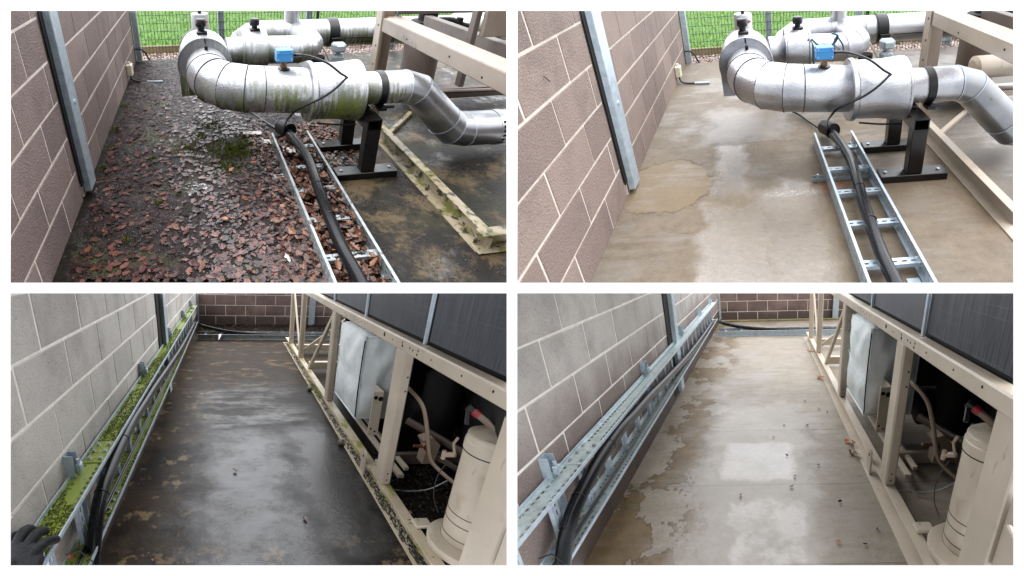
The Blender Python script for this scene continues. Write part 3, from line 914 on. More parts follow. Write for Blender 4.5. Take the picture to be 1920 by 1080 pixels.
    emit(Yd, 'seam', m, MT['sheet'], t)
    m = B().box((.455, 3.26, .783), (.54, 3.34, .795), .003).cyl((.497, 3.30, .795), (.497, 3.30, .82), .024, n=14)
    m.lathe((.497, 3.30, .82), (0, 0, 1), [(0, .038), (.012, .042), (.045, .042), (.055, .036)], 12); emit(Yd, 'valve_cap', m, MT['black'], t)
    # drum and capped stub behind the elbow
    t = thing(Yd, 'capped_stub_pipe', 'upright capped grey stub pipe behind the left elbow of the ' + w, 'pipe', (.06, 3.45, .4))
    m = B().lathe((.06, 3.47, .55), Z, [(0, .074), (.335, .074), (.345, .070)], 30); emit(Yd, 'stub', m, clad, t)
    m = B().cyl((.06, 3.47, .893), (.06, 3.47, .93), .017, n=10); emit(Yd, 'knob', m, MT['black'], t)
    m = B().lathe((.05, 3.17, .615), Y_, [(0, .1), (0, .17), (.22, .17), (.26, .12)], 36); emit(Yd, 'body', m, clad, t)
    m = B().lathe((.05, 3.43, .60), Y_, [(0, .16), (.0, .18), (.05, .18), (.05, .16)], 30); emit(Yd, 'strap', m, MT['black'], t)
    m = B().tube([(.03, 3.38, .83), (.07, 3.36, .86), (.11, 3.38, .845), (.09, 3.40, .83)], .010, 8); emit(Yd, 'valve_lever', m, MT['red'], t)

    # header pipe along the back
    t = thing(Yd, 'header_pipe', 'long foil-clad header pipe with black strap running along the fence, ' + w, 'pipe', (1.8, 4.0, .44))
    hp = [(.40, 4.0, .12), (.40, 4.0, .32)] + [(.66 - .26 * math.cos(a), 4.0, .32 + .265 * math.sin(a)) for a in (.4, .8, 1.2, 1.571)] + [(1.3, 4.0, .583)]
    m = B().tube(hp, .132, 32); emit(Yd, 'elbow', m, clad, t)
    m = B().cyl((1.3, 4.0, .583), (4.7, 4.0, .585), .132, n=32); emit(Yd, 'straight_section', m, clad, t)
    m = B(); seam(m, (.9, 4.0, .583), X, .132); seam(m, (1.23, 4.0, .583), X, .132); seam(m, (2.0, 4, .583), X, .132); emit(Yd, 'seam', m, MT['sheet'], t)
    m = B().cyl((1.5, 3.873, .548), (4.4, 3.873, .548), .004, n=6); emit(Yd, 'long_seam', m, MT['dark'], t)
    m = B().lathe((1.35, 4.0, .583), X, [(0, .13), (0, .145), (.1, .145), (.1, .13)], 34); emit(Yd, 'strap', m, MT['black'], t)
    m = B().box((1.36, 3.84, .52), (1.46, 3.86, .56), .004); emit(Yd, 'clamp', m, MT['black'], t)
    m = B().cyl((.98, 4.0, .68), (.98, 4.0, 1.3), .078, n=28); emit(Yd, 'riser', m, clad, t)
    m = B().lathe((2.72, 3.98, .59), X, [(0, .13), (.10, .172), (.36, .172), (.37, .13)], 34); emit(Yd, 'valve_jacket', m, clad, t)
    m = B().cyl((2.98, 3.98, .76), (2.98, 3.98, .84), .045, n=14); emit(Yd, 'valve_cap', m, MT['black'], t)

    # blue sensor box and its cable
    t = thing(Yd, 'sensor_box', 'bright blue sensor box on a short stem over the front pipe, ' + w, 'sensor box', (.546, 2.4, .70))
    m = B().box((.495, 2.365, .782), (.600, 2.435, .858), .004); emit(Yd, 'housing', m, MT['blue'], t)
    m = B().box((.493, 2.363, .832), (.602, 2.437, .8375), .002); emit(Yd, 'lid_line', m, MT['blue'], t)
    m = B().cyl((.547, 2.40, .735), (.547, 2.40, .784), .022, n=14); emit(Yd, 'stem', m, MT['brass'], t)
    m = B().lathe((.547, 2.40, .705), Z, [(0, .042), (.03, .042), (.036, .03)], 18); emit(Yd, 'collar', m, MT['black'], t)
    m = B()
    for zz in (.80, .845): m.cyl((.505, 2.364, zz), (.505, 2.361, zz), .005, n=8).cyl((.590, 2.364, zz), (.590, 2.361, zz), .005, n=8)
    emit(Yd, 'screw', m, MT['galv'], t)
    cp = [(.60, 2.39, .818), (.64, 2.36, .825), (.70, 2.34, .820), (.79, 2.27, .795), (.86, 2.22, .745), (.895, 2.20, .725), (.885, 2.195, .715), (.82, 2.18, .66), (.74, 2.19, .60), (.66, 2.21, .555), (.60, 2.235, .51), (.575, 2.28, .45), (.58, 2.40, .36), (.62, 2.60, .23), (.67, 2.76, .13)]
    m = B().tube(smooth_path(cp), .0075, 10)
    emit(Yd, 'sensor_cable', m, MT['hose'], label='thin black cable from blue box down to the floor duct, ' + w, cat='cable')
    m = B().tube([(.60, 2.392, .818), (.655, 2.36, .826)], .011, 10); emit(Yd, 'cable_gland', m, MT['black'], label='black gland on the side of the blue box, ' + w, cat='cable gland')
    m = B().tube(smooth_path([(.42, 3.40, .03), (.50, 3.30, .02), (.56, 3.15, .02), (.63, 2.95, .035), (.66, 2.82, .06)]), .010, 8)
    emit(Yd, 'floor_cable', m, MT['hose'], label='black cable on the floor leading under the pipe into the duct, ' + w, cat='cable')
    # grey junction boxes behind
    t = thing(Yd, 'junction_box', 'pair of pale grey junction boxes behind the front pipe, ' + w, 'junction box', (1.37, 3.6, .36))
    m = B().box((1.30, 3.59, .475), (1.43, 3.69, .565), .018).box((1.325, 3.575, .49), (1.405, 3.592, .548), .012); emit(Yd, 'upper_box', m, MT['grey_plastic'], t)
    m = B().box((1.31, 3.59, .36), (1.42, 3.69, .452), .018); emit(Yd, 'lower_box', m, MT['grey_plastic'], t)
    m = B().cyl((1.365, 3.64, 0), (1.365, 3.64, .48), .02, n=10); emit(Yd, 'stem', m, MT['galv'], t)
    m = B().tube(smooth_path([(1.16, 3.75, .62), (1.24, 3.66, .48), (1.30, 3.60, .36), (1.35, 3.55, .33)]), .009, 6); emit(Yd, 'bracing_rod', m, MT['beige'], label='thin beige rod slanting behind the rear pipe bend, ' + w, cat='rod')
    m = B().lathe((1.21, 3.78, 0), Z, [(0, .07), (.40, .07)], 18); emit(Yd, 'pump_column', m, MT['dark'], label='dark pump column below the rear header, ' + w, cat='pump')

    # black pipe stand
    t = thing(Yd, 'pipe_stand', 'black steel pipe stand with two long feet in the ' + w, 'stand', (1.1, 2.4, 0))
    for y0, y1 in ((2.15, 2.255), (2.555, 2.655)):
        f = emit(Yd, 'foot', B().box((.888, y0, 0), (1.325, y1, .052), .003), MT['black_paint'], t)
        emit(Yd, 'post', B().box((1.060, y0 + .015, .052), (1.158, y1 - .02, .36), .003), MT['black_paint'], t)
        m = B()
        for x in (.93, 1.28): m.cyl((x, (y0 + y1) / 2, .052), (x, (y0 + y1) / 2, .060), .011, n=8)
        emit(Yd, 'bolt', m, MT['galv_dirty'] if dirty else MT['galv'], f)
    m = B().box((1.060, 2.165, .36), (1.158, 2.64, .368)).box((1.060, 2.165, .432), (1.158, 2.64, .440)).box((1.060, 2.165, .368), (1.068, 2.64, .432)).box((1.150, 2.165, .368), (1.158, 2.64, .432))
    emit(Yd, 'saddle_beam', m, MT['black_paint'], t)
    emit(Yd, 'saddle', B().box((1.09, 2.33, .440), (1.14, 2.47, .462), .003), MT['black_paint'], t)

    # steel base channel
    bm_ = MT['beige_moss'] if dirty else MT['beige']
    t = thing(Yd, 'base_channel', ('mossy' if dirty else 'clean') + ' beige steel channel lying along the floor, ' + w, 'steel beam', (1.43, 2.4, 0))
    m = B(); c_channel(m, 1.385, 3.9, 1.395, 1.418, 1.475, .12); emit(Yd, 'long_channel', m, bm_, t)
    m = B().box((1.395, 1.36, .0085), (2.6, 1.44, .0165), .002).box((1.40, 1.375, .112), (2.6, 1.44, .1205), .002).box((1.41, 1.425, .0165), (2.6, 1.439, .112))
    if dirty: emit(Yd, 'cross_channel', m, bm_, t)
    m = B().bar((1.48, 2.69, .02), (1.93, 3.12, .02), .035, .035, .003); emit(Yd, 'strut', m, bm_, t)

    # cable ladder on the floor
    gl = MT['galv_dirty'] if dirty else MT['galv']
    t = thing(Yd, 'cable_ladder', ('leaf-filled' if dirty else 'empty') + ' galvanised cable ladder lying on the floor of the ' + w, 'cable ladder', (.69, 2.0, 0))
    y0, L = .75, 2.0
    for x, sx in ((.545, -1), (.845, 1)):
        m = B()
        sl = ladder_rail_slots(L, .05, .022, .066, .076, .03) + ladder_rail_slots(L, .05, .022, .036, .046, .03)
        m.perf((x, y0, 0), Y_, Z, X * sx, L, .1, .003, sl)
        a, b = sorted((x - sx * .001, x - sx * .016 if sx > 0 else x + .016))
        a, b = (x - .016, x) if sx > 0 else (x, x + .016)
        m.box((a, y0, .1002), (b, y0 + L, .1035), .001)
        m.box((a, y0, 0.001), (b, y0 + L, .004), .001)
        emit(Yd, 'side_rail', m, gl, t)
    for yy in (1.11, 1.41, 1.71, 2.01, 2.28, 2.575):
        m = B()
        m.perf((.549, yy - .02, .062), X, Y_, Z, .292, .041, .002, [(a, a + .026, .014, .024) for a in (.02, .066, .112, .158, .204, .25)])
        m.box((.549, yy - .021, .040), (.841, yy - .0185, .0615)).box((.549, yy + .0205, .040), (.841, yy + .023, .0615))
        emit(Yd, 'rung', m, gl, t)
    if not dirty:
        m = B().box((.455, 2.222, .004), (.87, 2.262, .008)).box((.455, 2.222, .008), (.87, 2.225, .03)).box((.455, 2.259, .008), (.87, 2.262, .03)); emit(Yd, 'strut_channel', m, MT['galv_dirty'], t)
        m = B().cyl((.49, 2.242, .008), (.49, 2.242, .05), .008, n=8); emit(Yd, 'stud', m, MT['galv'], t)
        m = B().box((.76, 1.30, .003), (.82, 1.35, .008)); emit(Yd, 'foot_plate', m, MT['galv'], t)
    else:
        m = B().box((.47, 2.222, .004), (.54, 2.262, .03), .002); emit(Yd, 'strut_channel', m, MT['galv_dirty'], t)
    # hose in the ladder and the duct end it comes from
    hp = [(.668, .85, .098), (.668, 1.22, .095), (.662, 1.42, .093), (.672, 1.62, .091), (.688, 1.85, .091), (.712, 2.10, .092), (.728, 2.33, .095), (.716, 2.53, .095), (.692, 2.72, .09), (.67, 2.86, .075)]
    m = B().tube(smooth_path(hp), .034, 20)
    t = thing(Yd, 'black_hose', 'thick black hose lying in the cable ladder of the ' + w, 'hose', (.68, 2.0, .07))
    emit(Yd, 'hose', m, MT['hose'], t)
    m = B()
    for yy in (1.69, 2.0): m.lathe((.68 if yy < 1.8 else .703, yy, .0915), Y_, [(-.004, .0335), (-.004, .0362), (.004, .0362), (.004, .0335)], 16)
    emit(Yd, 'cable_tie', m, MT['black'], t)
    t = thing(Yd, 'duct_end', 'black open duct end from which the hose emerges, ' + w, 'duct', (.66, 2.85, .03))
    m = B().lathe((.70, 2.77, .098), (-.36, .90, -.12), [(0, .052), (-.004, .062), (.02, .064), (.02, .058), (.13, .060), (.13, .03), (.02, .05), (0, .052)], 28); emit(Yd, 'sleeve', m, MT['black'], t)
    if not dirty:
        m = B().lathe((.695, 2.79, .095), (-.36, .90, -.12), [(0, .049), (.003, .049)], 20); emit(Yd, 'foam_plug', m, MT['brass'], t)

    # chiller frame standing on the right
    bg_ = MT['taupe'] if dirty else MT['beige']
    t = thing(Yd, 'chiller', 'beige steel chiller frame at the right of the ' + w, 'chiller', (1.6, 2.6, 0))
    m = B().box((1.43, 2.955, .0), (1.447, 3.055, 1.25), .002); emit(Yd, 'leg_flange', m, MT['beige'], t)
    m = B().box((1.447, 3.037, .0), (1.577, 3.055, 1.25), .002).box((1.447, 2.957, 0), (1.46, 3.036, 1.2)); emit(Yd, 'leg', m, MT['taupe'], t)  # shade of the leg put into a darker taupe than its lit flange
    m = B().box((1.44, .9, .815), (1.505, 2.954, .918), .006); emit(Yd, 'side_beam', m, MT['beige_grimy'] if dirty else MT['beige'], t)
    m = B().box((1.506, .9, .90), (1.62, 3.03, .912)); emit(Yd, 'top_flange', m, MT['taupe'], t)
    m = B().box((1.58, 3.0, .93), (3.6, 3.06, 1.3)); emit(Yd, 'cross_beam', m, MT['taupe_dark'], t)
    m = B().box((2.17, 2.0, .70), (2.25, 3.6, .80), .004).box((2.17, 1.4, .735), (3.4, 1.99, .80)); emit(Yd, 'inner_beam', m, MT['taupe_dark'], t)
    m = B().box((2.03, 2.58, .835), (3.2, 2.62, 1.4), .004); emit(Yd, 'side_panel', m, MT['beige_grimy'] if dirty else MT['beige'], t)
    m = B().box((1.98, 2.62, .45), (2.02, 2.68, 1.4), .003); emit(Yd, 'upright', m, MT['taupe_dark'], t)
    m = B().box((1.60, 3.22, .10), (3.6, 3.28, .20), .003).box((1.60, 3.28, .10), (3.6, 3.45, .11)); emit(Yd, 'lower_rail', m, MT['taupe_dark'] if dirty else MT['beige'], t)
    m = B().cyl((1.7, 3.10, .235), (3.4, 3.02, .23), .018, n=10); emit(Yd, 'rail_pipe', m, MT['taupe_dark'], t)
    m = B()
    for zz in (.55, .7, .86, 1.0): m.cyl((1.4305, 2.99, zz), (1.4255, 2.99, zz), .009, n=8)
    emit(Yd, 'rivet', m, MT['taupe_dark'], t)
    m = B()
    for yy, zz in ((2.55, .85), (2.05, .87), (1.75, .845)): m.cyl((1.4405, yy, zz), (1.4385, yy, zz), .007, n=8)
    emit(Yd, 'bolt_hole', m, MT['dark'], t)
    t = thing(Yd, 'pump_vessel', 'dark brown upright vessel with black pump head behind the chiller leg, ' + w, 'vessel', (2.3, 3.75, 0))
    m = B().lathe((2.27, 3.70, 0), Z, [(0, .175), (.60, .175), (.66, .165), (.68, .12)], 32); emit(Yd, 'body', m, MT['taupe_dark'], t)
    m = B().lathe((2.27, 3.70, .68), Z, [(0, .12), (.02, .15), (.05, .15), (.06, .09), (.30, .09)], 24); emit(Yd, 'pump_head', m, MT['dark'], t)
    m = B().tube(smooth_path([(2.33, 3.60, .76), (2.40, 3.50, .775), (2.48, 3.44, .74), (2.54, 3.42, .73)]), .022, 10).cyl((2.45, 3.46, .72), (2.45, 3.46, .80), .03, n=12)
    emit(Yd, 'valve', m, MT['dark'], t)
    if not dirty:
        m = B().lathe((1.93, 3.15, .405), (1, .05, 0), [(0, .06), (.02, .095), (1.2, .095)], 28)
        emit(Yd, 'side_vessel', m, MT['beige'], label='beige horizontal vessel under the chiller beam, swept pipe yard', cat='vessel')
        m = B().tube(smooth_path([(.56, 3.17, .72), (.60, 3.16, .66), (.61, 3.165, .45), (.62, 3.2, .30)]), .009, 8)
        m.tube(smooth_path([(.59, 3.17, .72), (.66, 3.165, .66), (.76, 3.17, .67), (.80, 3.17, .73), (.75, 3.18, .755)]), .008, 8).tube(smooth_path([(.79, 3.17, .73), (.76, 3.17, .66), (.75, 3.17, .6)]), .007, 8).tube(smooth_path([(.80, 3.17, .72), (.84, 3.17, .66), (.85, 3.17, .6)]), .007, 8)
        emit(Yd, 'loose_cable', m, MT['teal'], label='loose blue-green cable coiled over the rear pipe, swept pipe yard', cat='cable')
        m = B().bar((1.50, 3.3, .02), (1.66, 3.34, .02), .03, .02, .004); emit(Yd, 'plastic_clip', m, MT['red'], label='small red clip on the floor behind the pipe stand, swept yard', cat='clip')
    m = B().box((2.66, 4.6, .0), (2.90, 4.66, .12), .004); emit(Yd, 'foot_block', m, MT['galv'], label='grey metal footing block near the fence, ' + w, cat='block')

def litter():
    """leaf sludge, leaves, moss and scraps of the littered yard"""
    Yd = UL
    rnd = random.Random(11)
    def right_edge(y): return .52 + .10 * noise.noise(Vector((y * 3, 1.3, 0))) if y < 2.85 else .75 + .25 * noise.noise(Vector((y * 2, .3, 0)))
    # sludge sheet with real relief
    m = MB()
    x0, x1, ya, yb, s = -.755, 1.02, .95, 5.2, .0105
    nx, ny = int((x1 - x0) / s), int((yb - ya) / s)
    idx = {}
    hmap = {}
    for i in range(nx + 1):
        for j in range(ny + 1):
            x, y = x0 + i * s, ya + j * s
            if not Yd.inside((x, y, 0)): continue
            e = right_edge(y)
            if x > e + .12: continue
            v = Vector((x, y, 0))
            h = .016 + .010 * noise.noise(v * 6) + .009 * noise.noise(v * 19) + .008 * noise.noise(v * 47)
            pud = 1.0
            pud = min(pud, Vector((x + .03, y - 2.20, 0)).length / .12 + .1, Vector(((x - .06) * .5, y - 1.46, 0)).length / .06 + .1)
            h = h * (.12 + .88 * pud) - .03 * max(0.0, (x - e + .05) / .17) - .016 * max(0.0, (-.60 - x) / .12)
            hmap[(i, j)] = h
            idx[(i, j)] = len(m.v); m.v.append(Vector((x, y, h)))
    for i in range(nx):
        for j in range(ny):
            q = [(i, j), (i + 1, j), (i + 1, j + 1), (i, j + 1)]
            if all(k in idx for k in q) and max(hmap[k] for k in q) > -.002:
                m.f.append(tuple(idx[k] for k in q)); m.sm.append(True)
    emit(Yd, 'leaf_sludge', m, MT['sludge'], kind='stuff', label='black wet leaf sludge covering the floor of the littered pipe yard', cat='sludge', cap=False, sharp=180)
    for cx, cy, rx, ry, nm in ((.06, 1.46, .10, .035, 'narrow puddle among the leaves at the near edge of the littered yard'), (-.03, 2.20, .10, .07, 'small puddle near the worn pale patch, littered yard')):
        pts = []
        for k in range(28):
            a = 2 * math.pi * k / 28
            q = 1 + .45 * noise.noise(Vector((math.cos(a) * 1.6 + cx * 9, math.sin(a) * 1.6, cy)))
            pts.append((cx + 1.1 * rx * q * math.cos(a), cy + 1.1 * ry * q * math.sin(a), .0095))
        emit(Yd, 'puddle', MB().sheet(pts), MT['water'], label=nm, cat='puddle', group='puddles in the littered yard')
    # wet crumbs
    m = MB()
    for i in range(14000):
        y = 1.0 + 4.1 * rnd.random() ** 1.5; x = rnd.uniform(-.70, right_edge(y) + .02)
        if not Yd.inside((x, y, 0)): continue
        r = rnd.uniform(.002, .0055)
        m.ball((x, y, .016 + rnd.random() * .008), r, r * rnd.uniform(.5, 1.4), r * .6, 5, 3, .3)
    emit(Yd, 'wet_crumbs', m, MT['crumb'], kind='stuff', label='glistening wet crumbs of rotted leaf on the littered yard floor', cat='debris', cap=False)
    # flattened leaves
    m = MB()
    c = 0
    while c < 5400:
        y = 1.0 + 3.0 * rnd.random() ** 1.6; x = rnd.uniform(-.70, .56)
        dens = .42 + .55 * max(0, min(1, (x + .15) / .5)) + .25 * noise.noise(Vector((x * 4, y * 4, 7)))
        if y > 3.2: dens *= .4
        if rnd.random() > dens or not Yd.inside((x, y, .02)) or Vector((x - .24, y - 2.68, 0)).length < .2:
            c += .5; continue
        random.seed(int(c * 17 + x * 1000)); leaf(m, (x, y, .017 + rnd.random() * .007), rnd.choice((.018, .026, .034, .042, .05, .06)) * rnd.uniform(.85, 1.1), .10, .09); c += 1
    emit(Yd, 'sodden_leaves', m, MT['leaf_dull'], kind='stuff', label='sodden purple-brown leaves trodden into the sludge', cat='leaves', cap=False)
    # leaves in and beside the ladder
    m = MB()
    for i in range(1300):
        y = rnd.uniform(1.0, 2.74); x = rnd.uniform(.555, .838)
        if not Yd.inside((x, y, .03)): continue
        random.seed(i); leaf(m, (x, y, .004 + .064 * rnd.random() ** 1.15), rnd.uniform(.034, .076), .7, .7)
    for i in range(520):
        a, r = rnd.uniform(0, 6.28), rnd.random() ** .6
        x, y = .93 + .20 * r * math.cos(a), 2.86 + .22 * r * math.sin(a)
        random.seed(i + 5000); leaf(m, (x, y, .004 + .02 * rnd.random()), rnd.uniform(.025, .05), .45, .5)
    for i in range(160):
        x, y = rnd.uniform(.89, 1.15), rnd.uniform(2.27, 2.55)
        random.seed(i + 9000); leaf(m, (x, y, .003 + .01 * rnd.random()), rnd.uniform(.02, .045), .3, .35)
    for i in range(260):
        x, y = rnd.uniform(.36, .54), rnd.uniform(1.1, 2.9)
        random.seed(i + 7000); leaf(m, (x, y, .024 + .02 * rnd.random()), rnd.uniform(.03, .055), .45, .5)
    emit(Yd, 'leaf_drift', m, MT['leaf_brown'], kind='stuff', label='drift of brown leaves filling the cable ladder', cat='leaves', cap=False)
    # grit on the bare floor
    m = MB()
    for i in range(1500):
        x, y = rnd.uniform(.87, 1.6), rnd.uniform(1.1, 2.2)
        if not Yd.inside((x, y, 0)) or noise.noise(Vector((x * 4, y * 4, 3))) < -.05: continue
        r = rnd.uniform(.002, .005); m.ball((x, y, r * .4), r, r, r * .6, 5, 3, .3)
    emit(Yd, 'floor_grit', m, MT['crumb'], kind='stuff', label='dark grit on the bare floor right of the cable ladder', cat='grit', cap=False)
    # moss tufts
    m = MB()
    for cx, cy, r, k in ((.24, 2.68, .24, 4600), (.18, 2.42, .13, 1100), (-.1, 2.75, .2, 700), (.1, 3.15, .2, 900), (.34, 2.86, .08, 500), (-.36, 2.62, .05, 180), (-.45, 1.75, .05, 120), (-.28, 2.06, .04, 140), (-.70, 3.2, .05, 220), (-.69, 2.85, .05, 200), (-.70, 3.7, .06, 240), (-.70, 2.55, .04, 160), (.0, 2.95, .12, 500)):
        for i in range(k):
            a, q = rnd.uniform(0, 6.28), rnd.gauss(0, .5) * r
            x, y = cx + q * math.cos(a) * 1.2, cy + q * math.sin(a)
            if noise.noise(Vector((x * 22, y * 22, 2))) < -.1: continue
            h = rnd.uniform(.008, .022); b = rnd.uniform(0, 6.28); d = rnd.uniform(.002, .005)
            m.add([(x - d * math.cos(b), y - d * math.sin(b), .014), (x + d * math.cos(b), y + d * math.sin(b), .014), (x + rnd.uniform(-.012, .012), y + rnd.uniform(-.012, .012), .022 + h)], [(0, 1, 2)])
    emit(Yd, 'moss_tufts', m, MT['moss'], kind='stuff', label='green moss and weed tufts growing on the leaf sludge', cat='moss', cap=False)
    # single bright leaves
    spots = [(-.16, 2.62, 'tan leaf on the sludge left of the moss patch'), (.19, 2.36, 'tan leaf at the near edge of the moss patch'), (.36, 2.43, 'pale tan leaf just right of the moss patch'),
             (.40, 2.75, 'small brown leaf between moss and torn paper'), (.05, 1.38, 'upright brown leaf beside the near puddle'), (.22, 1.33, 'large curled brown leaf at the bottom edge of the littered yard'),
             (.46, 1.66, 'big curled brown leaf against the left ladder rail'), (-.42, 1.40, 'dull orange leaf in the near corner by the wall'), (.82, 1.95, 'pale torn leaf leaning on the right ladder rail'), (.10, 1.82, 'ochre leaf midway across the littered floor')]
    for k, (x, y, lb) in enumerate(spots):
        m = MB(); random.seed(k + 77); leaf(m, (x, y, .036 if x < .5 else .06), .062 if 'big' in lb or 'large' in lb else .045, .8, .35)
        emit(Yd, 'fallen_leaf', m, MT['leaf_orange'] if k in (0, 1, 2, 8, 9) else MT['leaf_brown'], label=lb, cat='leaf', group='single bright leaves in the littered yard')
    # paper scraps
    def scrap(x, y, w, d, lb, mt, z=.03):
        m = MB(); n = 7
        vs = []
        for i in range(n):
            for j in range(n):
                u, v = i / (n - 1) - .5, j / (n - 1) - .5
                vs.append((x + u * w + .01 * noise.noise(Vector((u * 5, v * 5, x))), y + v * d + u * -.5 * d, z + .014 * noise.noise(Vector((u * 6 + 3, v * 6, y))) + .006))
        m.add(vs, [(i * n + j, (i + 1) * n + j, (i + 1) * n + j + 1, i * n + j + 1) for i in range(n - 1) for j in range(n - 1)], True)
        emit(Yd, 'paper_scrap', m, mt, label=lb, cat='paper', group='torn wet paper scraps')
    scrap(.42, 2.91, .15, .06, 'long torn white paper scrap beyond the moss patch', MT['paper'])
    scrap(.51, 2.74, .06, .07, 'small torn paper scrap against the left ladder rail', MT['paper'])
    scrap(.64, 2.52, .09, .07, 'crumpled white scrap inside the cable ladder', MT['paper'], .06)
    scrap(.39, 1.47, .02, .06, 'tiny white scrap left of the near ladder end', MT['tape'])
    # dead twigs
    m = MB()
    for i in range(46):
        x, y, a, L = rnd.uniform(-.05, .45), rnd.uniform(2.45, 3.05), rnd.uniform(0, 6.28), rnd.uniform(.05, .22)
        m.tube(smooth_path([(x, y, .03), (x + L * .5 * math.cos(a), y + L * .5 * math.sin(a), .045 + rnd.random() * .02), (x + L * math.cos(a + .4), y + L * math.sin(a + .4), .03)], 3), .0016, 4)
    emit(Yd, 'dead_stems', m, MT['dark'], kind='stuff', label='tangle of dead dark stems around the moss patch', cat='twigs', cap=False)

upper(UL)
litter()
upper(UR)

